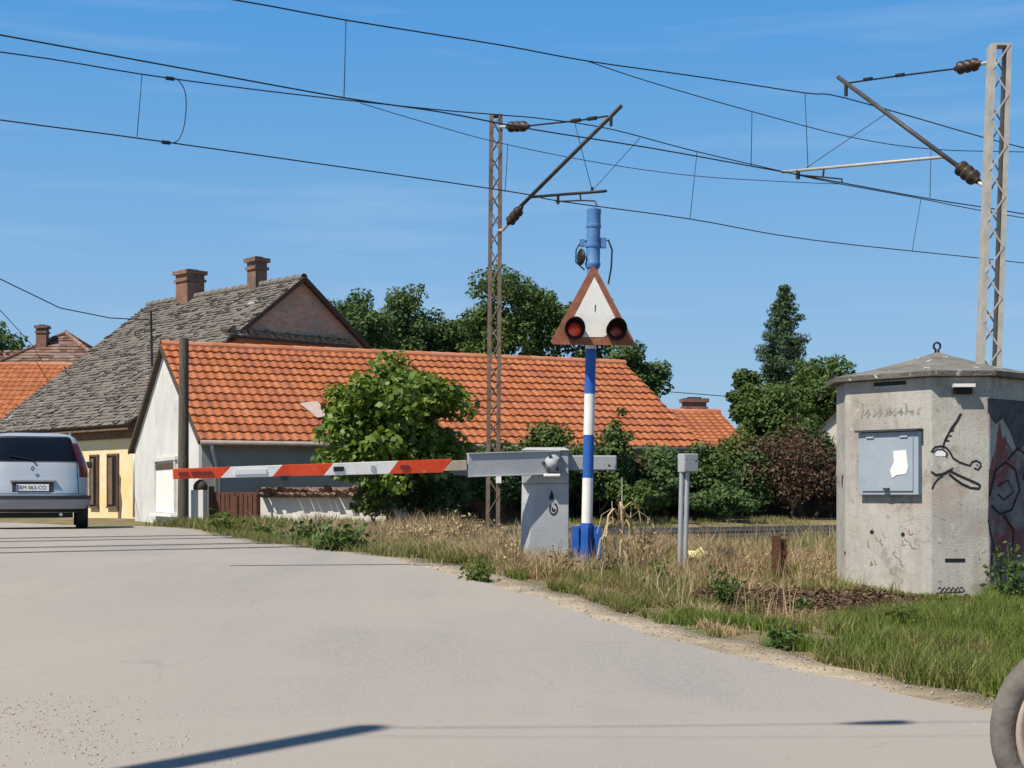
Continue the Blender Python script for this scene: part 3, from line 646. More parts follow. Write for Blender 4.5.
# weeds, each plant its own
def weed(label, px, py, wpx, hpx, seed, m, leaf=.06, n=260, straw=False):
    g = onG(px, py); p, q = pq(g.x, g.y); s = F/g.y; w, h = wpx/s/2, hpx/s; rg = np.random.default_rng(seed); z = T(p, q)
    t = thing('weed_plant', (g.x, g.y, z), label, 'weed', 'weeds along the verge')
    b = MB(); C = []
    for i in range(max(5, int(wpx/5))):
        a = rg.uniform(0, 6.28); r = w*rg.uniform(.1, .8); e = Vector((g.x+r*math.cos(a), g.y+r*math.sin(a), z+h*rg.uniform(.55, 1)))
        s0 = Vector((g.x+r*.35*math.cos(a), g.y+r*.35*math.sin(a), z-.03)); mid = (s0+e)/2+Vector((0,0,h*.08))
        b.tube([s0, mid, e], .004, 4, [.006, .005, .003])
        for k in range(n//8):
            u = rg.uniform(.15, 1); c = s0.lerp(e, u); C.append(np.array(c)+rg.normal(size=3)*[w*.22, w*.22, h*.07])
    b.build('stems', M['grass_straw'] if straw else M['leaf_mid'], t)
    C = np.array(C); V, Fc = leafmesh(C, rg.normal(size=C.shape)+np.array([0,0,.6]), leaf*rg.uniform(.5, 1.4, len(C)), rg, .45); np_mesh('leaves', V, Fc, m, t)
weed('dark leafy weed clump at the road edge below the boom', 345, 549, 72, 38, 71, M['leaf_mid'], .09, 330)
weed('grey-green thistly weed left of the leafy clump by the road', 262, 536, 42, 26, 72, M['leaf_pale'], .08)
weed('upright green weed in front of the rusty stump and twin-pipe post', 726, 602, 40, 40, 73, M['leaf_mid'], .055, 330)
weed('small green weed on the bare soil between stump and hut', 803, 612, 22, 20, 74, M['leaf_mid'], .045)
weed('green weed tuft left of the barrier pedestal', 478, 580, 46, 28, 75, M['leaf_pale'], .055)
weed('leafy weed beside the foot of the twin-pipe post', 655, 585, 34, 30, 76, M['leaf_pale'], .05)
weed('tall weeds at the right edge in front of the hut', 1012, 612, 60, 66, 77, M['leaf_mid'], .06, 300)
weed('yellow-flowering weed patch in front of the hut', 905, 628, 44, 24, 78, M['leaf_pale'], .045)
weed('dark green weed patch at the verge below the bare soil', 782, 648, 46, 24, 79, M['leaf_mid'], .05)
weed('dry bleached weed bush behind the rail left of the mast', 432, 541, 60, 34, 80, M['grass_straw'], .06, 240, True)
weed('dry straw bush right beside the left lattice mast foot', 500, 540, 40, 28, 83, M['grass_straw'], .06, 200, True)
weed('weed bush at the far road corner below the utility pole', 222, 531, 50, 26, 84, M['leaf_pale'], .09, 240)
weed('green weeds under the boom, beside the whitewashed wall', 300, 540, 60, 32, 85, M['leaf_mid'], .09, 240)
weed('bleached dry weed right at the left foot of the barrier pedestal', 515, 571, 34, 36, 91, M['grass_straw'], .045, 160, True)
weed('tangle of dead weeds between the barrier pedestal and the blue post foot', 566, 577, 40, 30, 92, M['litter'], .04, 200, True)
weed('dead brown weed tangle right of the blue post foot', 606, 580, 44, 34, 93, M['litter'], .04, 220, True)
weed('pale dry weed bush just right of the tall dried stalk', 645, 568, 36, 50, 94, M['grass_straw'], .05, 200, True)
weed('straw weed bush on the far side of the boom channel', 462, 536, 54, 34, 95, M['grass_straw'], .07, 240, True)
weed('dry weed bush by the road below the white part of the boom', 402, 540, 44, 26, 96, M['grass_straw'], .07, 200, True)
weed('straw weed left of the rusty stump', 752, 580, 36, 24, 97, M['grass_straw'], .04, 200, True)
weed('straw weed between the rusty stump and the hut', 815, 582, 36, 26, 98, M['grass_straw'], .04, 200, True)
# tall dried stalk by the warning post
def stalk():
    g = onG(622, 574); z = T(*pq(g.x, g.y)); t = thing('dried_stalk', (g.x, g.y, z), 'tall dried plant with drooping straw leaves right of the warning post', 'dead plant'); s = F/g.y
    b = MB(); rg = np.random.default_rng(9)
    for dx, h in ((0, 96), (-.10, 72), (.09, 66)):
        b.tube([(g.x+dx*.3, g.y, z-.02), (g.x+dx*.8, g.y, z+h/s*.5), (g.x+dx, g.y, z+h/s)], .01, 5, [.012, .009, .004])
    b.build('stem', M['bare_wood'], t)
    b = MB()
    for k in range(26):
        h0 = rg.uniform(.12, .8)*.85; a = rg.uniform(0, 6.28); L = rg.uniform(.12, .3); u = Vector((math.cos(a), math.sin(a)*.6, 0)); w = Vector((-u.y, u.x, 0))*.014
        p0 = Vector((g.x+rg.uniform(-.05, .05), g.y, z+h0)); P = [p0, p0+u*L*.5+Vector((0,0,L*.35)), p0+u*L*.95+Vector((0,0,.02)), p0+u*L*1.15+Vector((0,0,-L*.7))]
        b.grid([[q-w, q+w] for q in P])
    b.build('leaves', M['grass_straw'], t, fix=False)
stalk()

# ------------------------------------------------------------------ houses
def roof_patch(b, e0, e1, r0, r1, rows, cols, wave, step, jit=0, rg=None, gap=0):
    """individual tiles laid on the quad eave e0-e1, ridge r0-r1"""
    e0, e1, r0, r1 = map(Vector, (e0, e1, r0, r1)); N = (e1-e0).cross(r0-e0).normalized()
    if N.z < 0: N = -N
    prof = [(0,0),(.22,.9),(.42,1),(.62,.35),(.8,0),(1.0,.05)] if wave else [(0,0),(1,0)]
    def P(u, v): return e0.lerp(e1, u).lerp(r0.lerp(r1, u), v)
    for i in range(rows):
        for j in range(cols):
            jj = jit*(rg.normal() if rg is not None else 0); jz = jit*.6*abs(rg.normal() if rg is not None else 0); off = .5 if (i % 2 and not wave) else 0
            v0, v1 = (i-.04+jj*.8)/rows, (i+1.06)/rows
            lo, up, thick = [], [], []
            for (a, h) in prof:
                u = (j+off+a*(1-gap))/cols; u = min(max(u, 0), 1)
                lo.append(P(u, v0)+N*(step+wave*h+jz)); up.append(P(u, min(v1, 1))+N*(wave*h*.9+.004)); thick.append(P(u, v0)+N*(wave*h*.2))
            b.grid([thick, lo, up])
def ridge_caps(b, a, c, r=.11, n=30):
    a, c = Vector(a), Vector(c); d = (c-a)/n; u = d.normalized(); s = u.cross(Vector((0,0,1))).normalized()
    for i in range(n):
        rows = []
        for k, rr in ((0, r), (1.08, r*.88)):
            rows.append([a+d*(i+k)+s*math.cos(t)*rr+Vector((0,0,math.sin(t)*rr-.03)) for t in np.linspace(-.25, math.pi+.25, 8)])
        b.grid(rows)
def house(name, label, N0, u, v, L, W, zg, ze, zr, wm, tile, rows, cols, wave=.035, step=.03, over=.25, gover=.12, jit=0, gable_m=None, side_m=None, ridge=True, seed=0, apex=.5, group=None):
    """N0 = near corner, u along the ridge, v across"""
    N0 = Vector((*N0, 0)); u = Vector((*u, 0)).normalized(); v = Vector((*v, 0)).normalized(); Z = Vector((0,0,1)); rg = np.random.default_rng(seed)
    h = thing(name, (N0.x, N0.y, zg), label, 'house', group)
    b = MB(); A, B_, C_, D_ = N0, N0+u*L, N0+u*L+v*W, N0+v*W
    th = .3
    def wallquad(p, q, ins): b.prism([p+Z*(zg-.4), q+Z*(zg-.4), q+Z*ze, p+Z*ze], ins)
    b.cur = 0
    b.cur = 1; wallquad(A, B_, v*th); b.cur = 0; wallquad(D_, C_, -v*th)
    for p, q, ins in ((A+v*.302, D_-v*.302, u*th), (B_+v*.302, C_-v*.302, -u*th)):
        b.prism([p+Z*(zg-.4), q+Z*(zg-.4), q+Z*ze, p+Z*ze], ins)
    for p, q, ins in ((A, D_, u*th), (B_, C_, -u*th)):
        b.cur = 2; b.prism([p+Z*(ze+.002)+ins*.01, q+Z*(ze+.002)+ins*.01, p.lerp(q, apex)+Z*(zr-.03)+ins*.01], ins)
    b.build('wall', [wm, side_m or wm, gable_m or wm], h)
    # roof: slab under tiles
    b = MB(); b.cur = 1
    ra, rb = A.lerp(D_, apex)-u*gover+Z*zr, B_.lerp(C_, apex)+u*gover+Z*zr
    faces = []
    for s, (p, q), w_ in ((-1, (A, B_), apex*W), (1, (D_, C_), (1-apex)*W)):
        sl = (zr-ze)/w_; e0 = p-u*gover+v*s*over+Z*(ze-sl*over+.03); e1 = q+u*gover+v*s*over+Z*(ze-sl*over+.03)
        faces.append((e0, e1)); nn = (e1-e0).cross(ra-e0).normalized(); nn = nn if nn.z > 0 else -nn
        b.cur = 1; b.prism([e0, e1, rb, ra], -nn*.07)
        b.cur = 0; roof_patch(b, e0+nn*.004, e1+nn*.004, ra+nn*.004, rb+nn*.004, rows, cols, wave, step, jit, rg)
    if ridge: b.cur = 2; ridge_caps(b, ra+Z*.03, rb+Z*.03, .12, max(6, int(L/.4)))
    b.build('roof', [tile, M['wood_dark'], M['ridge_tile'] if wave else tile], h, fix=False)
    return h, (A, B_, C_, D_, u, v, ra, rb, faces)
def chimney(h, c, wx, wy, z0, z1, ang, m=None, cap=True):
    u = Vector((math.cos(ang), math.sin(ang), 0)); w = Vector((-u.y, u.x, 0)); b = MB(); c = Vector((c[0], c[1], 0)); Z = Vector((0,0,1))
    b.box(c+Z*(z0+z1)/2, (wx, wy, z1-z0), u, w); b.box(c+Z*(z1-.32), (wx+.1, wy+.1, .09), u, w); b.box(c+Z*(z1-.06), (wx+.16, wy+.16, .13), u, w)
    b.cur = 1; b.box(c+Z*(z1+.03), (wx*.6, wy*.6, .06), u, w); return b.build('chimney', [m or M['brick_chim'], M['black']], h)
ZG = CAMZ-.65
# --- the long low house with the new orange roof
u1, v1 = (.91, .41), (-.41, .91)
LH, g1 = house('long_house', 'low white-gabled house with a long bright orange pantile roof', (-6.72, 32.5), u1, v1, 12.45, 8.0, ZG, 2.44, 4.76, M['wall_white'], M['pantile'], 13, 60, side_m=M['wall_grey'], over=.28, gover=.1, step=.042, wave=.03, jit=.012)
A, B_, C_, D_, U, V_, ra, rb, fc = g1; Z = Vector((0,0,1))
b = MB()                          # gutter and downpipe
e0, e1 = fc[0]; gz = e0.z-.04
b.tube([Vector((e0.x, e0.y, gz))-V_*.05, Vector((e1.x, e1.y, gz))-V_*.05], .055, 8); b.build('gutter', mat('dull_gutter', (.24,.20,.18), (.33,.28,.25), 5, .6), LH, smooth=True)
b = MB(); s0 = Vector((e0.x, e0.y, gz))-V_*.05+U*.25
b.tube([s0, s0+Vector((0,0,-.12)), A+U*.3-V_*.07+Z*(gz-.45), A+U*.3-V_*.07+Z*(ZG+.1)], .04, 8); b.build('downpipe', M['zinc'], LH, smooth=True)
# bricked-up window niche with lintel and sill on the gable, a small round vent up high
def on_gable(px, py):             # point on the gable plane through A with normal -U
    k = Vector(((px-512)/F, 1, (HY-py)/F)); n = -U; t = (A-Vector((0,0,CAMZ))).dot(n)/k.dot(n); return Vector((0,0,CAMZ))+k*t
a0, a1 = on_gable(157, 512), on_gable(176, 462)
yw = V_; cen = Vector(((a0.x+a1.x)/2, (a0.y+a1.y)/2, 0)); wid = abs((a1-a0).dot(yw)); zl, zh = a0.z, a1.z
b = MB(); b.box(cen-U*.005+Z*(zl+zh)/2, (.03, wid, zh-zl), U, yw); wdw = b.build('window', M['whitewash'], LH)
b = MB()
for sgn in (-1, 1): b.box(cen-U*.03+yw*sgn*(wid/2+.04)+Z*(zl+zh)/2, (.06, .08, zh-zl+.1), U, yw)
b.box(cen-U*.035+Z*(zh+.09), (.07, wid+.4, .08), U, yw); b.build('frame', M['wall_white'], wdw)
b = MB(); b.box(cen-U*.08+Z*(zl-.06), (.16, wid+.3, .06), U, yw); b.build('sill', M['whitewash'], wdw)
b = MB(); b.box(cen-U*.022+Z*(zh-.08), (.03, wid-.02, .14), U, yw); b.build('shutter_box', M['wood_dark'], wdw)
# barge boards of the gable
b = MB()
for e in (fc[0][0], fc[1][0]): b.bar(e-U*.02-Z*.04, ra-U*.02-Z*.04, .03, .10, up=Z)
b.build('barge_board', M['wood_dark'], LH)
# side wall: small door and window, hidden mostly behind the fig
b = MB(); c = A+U*5.2-V_*.02; b.box(c+Z*(ZG+.95), (.85, .05, 1.7), U, V_); b.build('door', M['wood_brown'], LH)
b = MB(); c = A+U*1.9-V_*.015; 
# pale flashing patch on the roof beside the fig
mid = fc[0][0].lerp(fc[0][1], .235); top = ra.lerp(rb, .235); q = mid.lerp(top, .30); up_ = (top-mid).normalized(); nn = U.cross(up_).normalized(); nn = nn if nn.z > 0 else -nn
b = MB(); b.box(q+nn*.085, (.45, .75, .02), (U*.9+up_*.3).normalized(), (up_*.9-U*.3).normalized(), nn); b.build('roof_flashing', mat('pale_flashing', (.42,.33,.28), (.5,.42,.37), 8, .8), LH)

# --- old house with the weathered grey roof and yellow front
u2, v2 = (-.69, .72), (.715, .69)
OH, g2 = house('old_house', 'tall old house with weathered grey tiled roof, brick gable and yellow street front', (-10.57, 42.4), u2, v2, 9.0, 11.3, ZG, 3.42, 7.86, M['brick'], M['old_tile'], 46, 60, wave=0, step=.014, over=.40, gover=.16, jit=.05, side_m=M['wall_yellow'], gable_m=M['brick'], seed=3)
A, B_, C_, D_, U, V_, ra, rb, fc = g2
def ridge_at(px):
    k = (px-512)/F; t = (ra.x-k*ra.y)/(k*U.y-U.x); return ra+U*t
for px, wx, top in ((190, .95, 270), (257, .62, 257)):
    c = ridge_at(px); z1 = CAMZ+(HY-top)/F*c.y; chimney(OH, c, wx*.78, wx*.7, c.z-.8, z1-.06, math.atan2(U.y, U.x))
b = MB()
for e in (fc[0][0], fc[1][0]): b.bar(e-U*.03-Z*.04, ra-U*.03-Z*.04, .05, .13, up=Z)
b.build('barge_board', M['wood_dark'], OH)
# pent roof across the gable
b = MB(); zz = CAMZ+(HY-338)/F*47; rg = np.random.default_rng(4)
w0 = A.lerp(D_, .24); w1 = A.lerp(D_, .66)
e0 = w0-U*.55+Z*(zz-.24); e1 = w1-U*.55+Z*(zz-.24); r0 = w0-U*.0+Z*zz; r1 = w1-U*.0+Z*zz
b.cur = 1; b.prism([e0, e1, r1, r0], Z*-.08); b.cur = 0; roof_patch(b, e0+Z*.01, e1+Z*.01, r0+Z*.01, r1+Z*.01, 4, 36, 0, .028, .1, rg)
b.build('pent_roof', [M['old_tile'], M['wood_dark']], OH, fix=False)
# eave board
b = MB(); e0, e1 = fc[0]; b.box((e0+e1)/2+V_*.22-Z*.12, ((e1-e0).length-.1, .42, .05), U, V_); b.box((e0+e1)/2+V_*.34-Z*.26, ((e1-e0).length-.6, .06, .22), U, V_); b.build('eave_board', M['wood_brown'], OH)
# narrow windows with broken brown shutters
def on_front(px, py):
    k = Vector(((px-512)/F, 1, (HY-py)/F)); n = -V_; t = (A-Vector((0,0,CAMZ))).dot(n)/k.dot(n); return Vector((0,0,CAMZ))+k*t
for x0, x1, y0, y1 in ((91.5,98.5,457,506),(109,118.5,456,506)):
    a, c = on_front(x0, y1), on_front(x1, y0); m_ = (a+c)/2; w = abs((c-a).dot(U)); hh = c.z-a.z
    b = MB(); b.box(m_-V_*.01, (w, .03, hh), U, V_); wi = b.build('window', M['black'], OH)
    b = MB()
    for sg in (-1, 1): b.box(m_-V_*.03+U*sg*(w/2+.02), (.04, .06, hh+.06), U, V_)
    b.box(m_-V_*.03+Z*(hh/2+.05), (w+.1, .06, .05), U, V_); b.box(m_-V_*.04-Z*(hh/2+.04), (w+.12, .08, .04), U, V_); b.build('frame', M['wood_brown'], wi)
    b = MB(); b.box(m_-V_*.045+U*w*.2, (w*.45, .03, hh*.94), U, V_); b.build('shutter', M['wood_brown'], wi)
# damp stain where plaster fell off beside the right window
b = MB(); pts = [on_front(x, y)-V_*.012 for x, y in ((118,470),(121,478),(120.5,490),(122,502),(121,518),(118.5,520),(118,505),(117,500))]
b.prism(pts, V_*.008); b.build('plaster_scar', M['wood_brown'], OH)
b = MB(); cpt = A-V_*.10+U*.02; b.tube([cpt+Z*2.75, cpt+Z*(ZG+.05)], .05, 8); b.build('downpipe', M['zinc'], OH, smooth=True)
# service mast on the roof
b = MB(); m0 = at(152, 350, 45.2); m1 = at(151, 311, 45.2); b.tube([m0-Z*.5, m1], .035, 8); b.tube([m1-Vector((.12,0,0))-Z*.1, m1+Vector((.12,0,0))-Z*.1], .02, 6); b.build('service_mast', M['wire'], OH)

# --- small house behind the right end of the long roof
SHs, g3 = house('small_house', 'smaller orange-roofed house peeping out right of the long roof', (4.4, 47.5), (1, .12), (-.12, 1), 3.15, 8, ZG, 2.66, 4.02, M['wall_grey'], M['pantile'], 12, 13)
c = at(694, 0, 52); chimney(SHs, c, .75, .5, 3.5, CAMZ+(HY-399)/F*52, .12)
# --- orange-roofed house at the far left
FH, g4 = house('far_house', 'house at the left edge with a plain orange pantile roof', (-31, 55.6), (1, .03), (-.03, 1), 14.0, 9.5, ZG, 3.55, 6.42, M['wall_beige'], M['pantile'], 15, 56)
# --- hipped brown roof behind it
def hip_house():
    d = 76; c = at(66, 0, d); h = thing('hip_roofed_house', (c.x, d, ZG), 'far house with an old brown pyramid roof and a single chimney, at the left', 'house')
    zt = CAMZ+(HY-333)/F*d; ze = CAMZ+(HY-372)/F*d; w = 2.9; Z = Vector((0,0,1)); b = MB()
    P = [Vector((c.x+sx*w, d+sy*w, ze)) for sx, sy in ((-1,-1),(1,-1),(1,1),(-1,1))]
    b.box((c.x, d, (ze+ZG-.3)/2), (2*w-.5, 2*w-.5, ze-ZG+.3)); b.build('wall', M['wall_beige'], h)
    b = MB(); rg = np.random.default_rng(8); ap = Vector((c.x, d, zt)); n = 12
    for i in range(4):
        a, e = P[i], P[(i+1) % 4]
        for r in range(n):
            k = max(2, int(16*(1-r/n)))
            for j in range(k):
                z0, z1 = r/n, (r+1.05)/n
                def Q(u, t): return a.lerp(e, u).lerp(ap, min(t, 1))
                nn = (e-a).cross(ap-a).normalized(); nn = nn if nn.z > 0 else -nn
                b.add([Q(j/k, z0)+nn*(.03+.02*rg.random()), Q((j+1)/k, z0)+nn*(.03+.02*rg.random()), Q((j+1)/k, z1), Q(j/k, z1)], [(0,1,2,3)])
    for i in range(4): ridge_caps(b, P[i]+Z*.05, ap+Z*.05, .12, 10)
    b.add(P, [(0,1,2,3)]); b.build('roof', M['old_red_tile'], h, fix=False)
    cc = at(42.5, 0, d-1); chimney(h, cc, .5, .5, ze-.6, CAMZ+(HY-326)/F*(d-1), 0)
    # lower wing stretching to the left
    b = MB(); e0 = at(-30, 372, d-2); e1 = at(38, 372, d-2); r0 = at(-30, 351, d+1.5); r1 = at(34, 350, d+1.5)
    roof_patch(b, e0, e1, r0, r1, 8, 20, 0, .03, .1, rg); b.add([e0, e1, Vector((e1.x, e1.y, ZG)), Vector((e0.x, e0.y, ZG))], [(0,1,2,3)]); b.build('wing_roof', M['old_red_tile'], h, fix=False)
hip_house()
# --- beige gabled house next to the hut
GH, g5 = house('beige_house', 'small beige-gabled house glimpsed between the purple shrub and the hut', (10.25, 50.2), (.25, .97), (.97, -.25), 4, 2.3, ZG, 3.35, 4.42, M['wall_beige'], M['old_red_tile'], 6, 16, wave=0, over=.12)
GH.location = GH.location
# a wall dividing plots: whitewashed low wall with tiled coping, and brown gate with pillar
def low_wall():
    p = 29.0; a = on_p(262, 497, p); c = on_p(392, 499, 27.2); zt = a.z; z0 = ZG
    u = (Vector((c.x, c.y, 0))-Vector((a.x, a.y, 0))); L = u.length; u.normalize(); w = Vector((-u.y, u.x, 0))
    t = thing('garden_wall', (a.x, a.y, z0), 'low whitewashed garden wall with a mossy tile coping below the boom', 'wall')
    m0 = Vector((a.x, a.y, 0)); b = MB(); b.box(m0+u*L/2+Z*(z0-.2+zt)/2, (L, .25, zt-z0+.2), u, w); b.build('wall', M['whitewash'], t, bevel=.01)
    b = MB(); rg = np.random.default_rng(2)
    e0 = m0-w*.28+Z*(zt-.01); e1 = e0+u*L; r0 = m0+Z*(zt+.17); r1 = r0+u*L; f0 = m0+w*.28+Z*(zt-.01); f1 = f0+u*L
    roof_patch(b, e0, e1, r0, r1, 2, 22, .03, .03, .12, rg); roof_patch(b, f0, f1, r0, r1, 2, 22, .03, .03, .12, rg); ridge_caps(b, r0, r1, .07, 18)
    b.build('coping', M['old_red_tile'], t, fix=False)
    # gate
    g0 = on_p(213, 494, p); g1_ = on_p(256, 494, p); t = thing('gate', (g0.x, g0.y, z0), 'red-brown metal yard gate between white pillar and whitewashed wall', 'gate'); LL = (g1_-g0).length
    for i in (0, 1):
        b = MB(); s = g0+u*(LL*(.25+.5*i)); s.z = 0; b.box(s+Z*(z0+.5*(zt+.1-z0)+.05), (LL/2-.03, .03, zt-z0), u, w)
        for k in range(5): b.box(s+u*(-LL/4+LL/2*(k+.5)/5)-w*.02+Z*(z0+.5*(zt+.1-z0)+.05), (.03, .02, zt-z0-.06), u, w)
        b.build('gate_leaf', M['gate'], t)
    for s, zz_ in ((g0-u*.03, zt+.22), (g0+u*LL*.5, zt+.03), (g1_+u*.03, zt+.05)):
        b = MB(); b.box(Vector((s.x, s.y, (z0+zz_)/2)), (.09, .09, zz_-z0), u, w); b.build('gate_post', M['gate'], t)
    # pillar
    c0 = on_p(199, 490, p); b = MB(); t = thing('gate_pillar', (c0.x, c0.y, z0), 'short white gate pillar with a round dark top, right of the utility pole', 'pillar')
    b.box((c0.x, c0.y, (z0+c0.z)/2), (.26, .26, c0.z-z0), u, w); b.build('shaft', M['whitewash'], t, bevel=.01)
    b = MB(); b.lathe((c0.x+.03, c0.y, c0.z), (0,0,1), [(0,.13),(.03,.15),(.10,.14),(.17,.10),(.21,.04),(.22,0)], 14); b.build('cap', M['wood_dark'], t, smooth=True)
    # thin iron hoops beside the gate
    b = MB(); h0 = on_p(258, 490, p-.3); h1 = on_p(282, 486, p-.3)
    b.tube([Vector((h0.x, h0.y, z0)), Vector((h0.x, h0.y, h0.z)), h1, Vector((h1.x, h1.y, z0))], .018, 6)
    tag(b.build('iron_hoop', M['rust']), 'thin rusty iron hoop standing before the whitewashed wall', 'hoop')
low_wall()
# dark board fence behind the shrubs
def board_fence():
    p = 26.6; q0 = pq(*on_p(452, 500, p)[:2])[1]; q1 = 36.0; n = int((q1-q0)/.14); z0 = float(G(p))
    t = thing('board_fence', (*xy(p, q0), z0), 'dark creosoted board fence behind the trackside shrubs', 'fence')
    b = MB(); u = Vector((QX, QY, 0)); w = Vector((PX, PY, 0))
    for i in range(n):
        q = q0+i*.14; h = 1.0+.03*nz(q, 1, 2); b.box(Vector((*xy(p, q), z0+h/2)), (.125, .02, h), u, w)
    b.build('boards', M['board'], t)
    b = MB()
    for zz in (.25, .8): b.box(Vector((*xy(p+.04, (q0+q1)/2), z0+zz)), (q1-q0, .05, .07), u, w)
    b.build('rails', M['board'], t)
board_fence()

# ------------------------------------------------------------------ catenary masts
def insulator(name, parent, a, c, r=.085, ribs=3):
    a, c = Vector(a), Vector(c); L = (c-a).length; pr = [(0, r*.35), (L*.08, r*.4)]
    for i in range(ribs):
        h = L*(.12+.76*i/ribs); w = L*.76/ribs; pr += [(h, r*.55), (h+w*.25, r), (h+w*.6, r*.95), (h+w*.9, r*.5)]
    pr += [(L*.93, r*.4), (L, r*.35)]
    b = MB(); b.lathe(a, c-a, pr, 14); return b.build(name, M['insulator'], parent, smooth=True)
def mast(label, base, top, width0, width1, m, legw):
    base, top = Vector(base), Vector(top)
    t = thing('catenary_mast', base, label, 'catenary mast'); X = Vector((1,0,0)); Y = Vector((0,1,0)); dep = .2
    for s in (-1, 1):
        b = MB(); a = base+X*s*width0/2; c = top+X*s*width1/2; n = (c-a).normalized()
        b.bar(a, c, legw*.22, dep, up=Y)                      # web of the channel, seen edge on
        for sy in (-1, 1): b.bar(a+Y*sy*dep/2-X*s*legw*.4, c+Y*sy*dep/2-X*s*legw*.4, legw, .012, up=Y)
        b.build('leg', m, t)
    b = MB(); L = (top-base).length; n = int(L/.34)
    for i in range(n):
        k0, k1 = i/n, (i+1)/n; s = 1 if i % 2 else -1
        for sy in (-1, 1):
            p0 = base.lerp(top, k0)+X*s*sy*(width0+(width1-width0)*k0)*.42+Y*sy*(dep/2+.01); p1 = base.lerp(top, k1)-X*s*sy*(width0+(width1-width0)*k1)*.42+Y*sy*(dep/2+.01)
            b.bar(p0, p1, .022, .008, up=Y)
    b.box(top, (width1, dep, .03)); b.build('lacing', m, t)
    return t
# left mast, beyond the far track
mb_ = Vector((-.30, 28.1, float(G(23.3))-.1)); mt_ = Vector(at(496, 116, 28.1))
m1 = mast('rust-brown lattice mast left of the warning post, boom slanting up to the right', (-.36, 28.1, mb_.z), mt_, .25, .23, M['steel_dark'], .075)
q1 = pq(-.3, 28.1)[1]
def Q1(x, y): return on_q(x, y, q1)
def Q2(x, y): return on_q(x, y, q2m)
b = MB(); b.tube([Q1(513, 214), Q1(621, 106)], .036, 10); b.build('cantilever_tube', M['tube_dark'], m1, smooth=True)
b = MB(); b.tube([Q1(527, 126), Q1(545, 124), Q1(575, 121), Q1(608, 116)], .016, 6); b.cyl(Q1(572, 121), Q1(580, 120), .035, n=8); b.cyl(Q1(588, 119), Q1(596, 118), .035, n=8); b.tube([Q1(611, 116), Q1(611, 126)], .03, 6); b.build('tie_rod', M['wire'], m1)
insulator('insulator', m1, Q1(507, 127), Q1(529, 126), .10); insulator('insulator', m1, Q1(508, 224), Q1(522, 207), .10)
for P_b in ([Q1(500, 127), Q1(508, 127)], [Q1(498, 231), Q1(503, 230), Q1(509, 223)]): b = MB(); b.tube(P_b, .03, 6); b.build('bracket', M['steel_light'], m1)
b = MB(); b.tube([Q1(531, 197), Q1(606, 191)], .026, 8); ra_ = b.build('registration_arm', M['wire'], m1, smooth=True)
b = MB(); b.tube([Q1(580, 194), Q1(581, 201)], .016, 6); b.tube([Q1(558, 196), Q1(558, 204)], .03, 6); b.tube([Q1(592, 193), Q1(592, 187)], .025, 6); b.tube([Q1(556, 201.5), Q1(580, 200.5), Q1(595, 201), Q1(597, 206)], .014, 6); b.build('steady_arm', M['wire'], ra_)
b = MB(); b.box(Vector((-.25, 27.96, CAMZ+(HY-472)/F*28.1)), (.10, .02, .42)); b.build('white_mark', M['white'], m1)
# right mast, on the camera side of the near track
m2b = Vector((6.70, 20.9, float(G(13.4))-.1)); m2t = at(999.5, 46, 20.9)
m2 = mast('pale grey lattice mast rising behind the concrete hut, boom slanting up to the left', (6.55, 20.9, m2b.z), m2t, .30, .27, M['steel_light'], .07)
q2m = pq(6.75, 20.9)[1]
b = MB(); b.tube([Q2(959, 167), Q2(838, 77)], .033, 10); b.build('cantilever_tube', M['tube_dark'], m2, smooth=True)
b = MB(); b.tube([Q2(953, 69), Q2(890, 77), Q2(848, 83)], .014, 6)
for x in (900, 868): b.cyl(Q2(x-4, 79.6 if x < 880 else 75.6), Q2(x+4, 78.6 if x < 880 else 74.6), .028, n=8)
b.tube([Q2(846, 82), Q2(846, 96)], .03, 6); b.build('tie_rod', M['wire'], m2)
insulator('insulator', m2, Q2(955, 69), Q2(982, 63), .095); insulator('insulator', m2, Q2(957, 165), Q2(979, 182), .115)
for P_b in ([Q2(981, 64), Q2(992, 62)], [Q2(976, 181), Q2(984, 186), Q2(992, 188)]): b = MB(); b.tube(P_b, .028, 6); b.build('bracket', M['steel_light'], m2)
b = MB(); b.tube([Q2(944, 157), Q2(782, 172)], .024, 8); ra_ = b.build('registration_arm', M['steel_light'], m2, smooth=True)
b = MB(); b.tube([Q2(824, 168), Q2(823, 177)], .016, 6); b.tube([Q2(798, 171), Q2(798, 179)], .035, 6); b.tube([Q2(800, 175), Q2(822, 177), Q2(842, 179), Q2(842, 183)], .014, 6); b.build('steady_arm', M['wire'], ra_)

# ------------------------------------------------------------------ overhead lines
def line(parent, name, pts, p, r=.013, n=5):
    P = [on_p(x, y, p+dp) for x, y, dp in [(a+(0,))[:3] for a in pts]]
    # resample smoothly
    out = []
    for i in range(len(P)-1):
        for k in range(4):
            t = k/4; p0, p1_, p2, p3 = P[max(i-1,0)], P[i], P[i+1], P[min(i+2, len(P)-1)]
            out.append(.5*((2*p1_)+(p2-p0)*t+(2*p0-5*p1_+4*p2-p3)*t*t+(3*p1_-p0-3*p2+p3)*t**3))
    out.append(P[-1]); b = MB(); b.tube(out if name != 'dropper' else P, r, n); return b.build(name, M['wire'], parent, smooth=True)
LA = thing('overhead_line', (*xy(PA, 10), float(G(PA))), 'overhead line of the far track, its contact wire crossing lowest in the sky', 'overhead line')
LB = thing('overhead_line', (*xy(PB, 10), float(G(PB))), 'overhead line of the near track, its top wire crossing highest in the sky', 'overhead line')
def yA(x): return 120+.1387*x
def yB(x): return 35+.1762*x if x > 345 else 35+.182*x
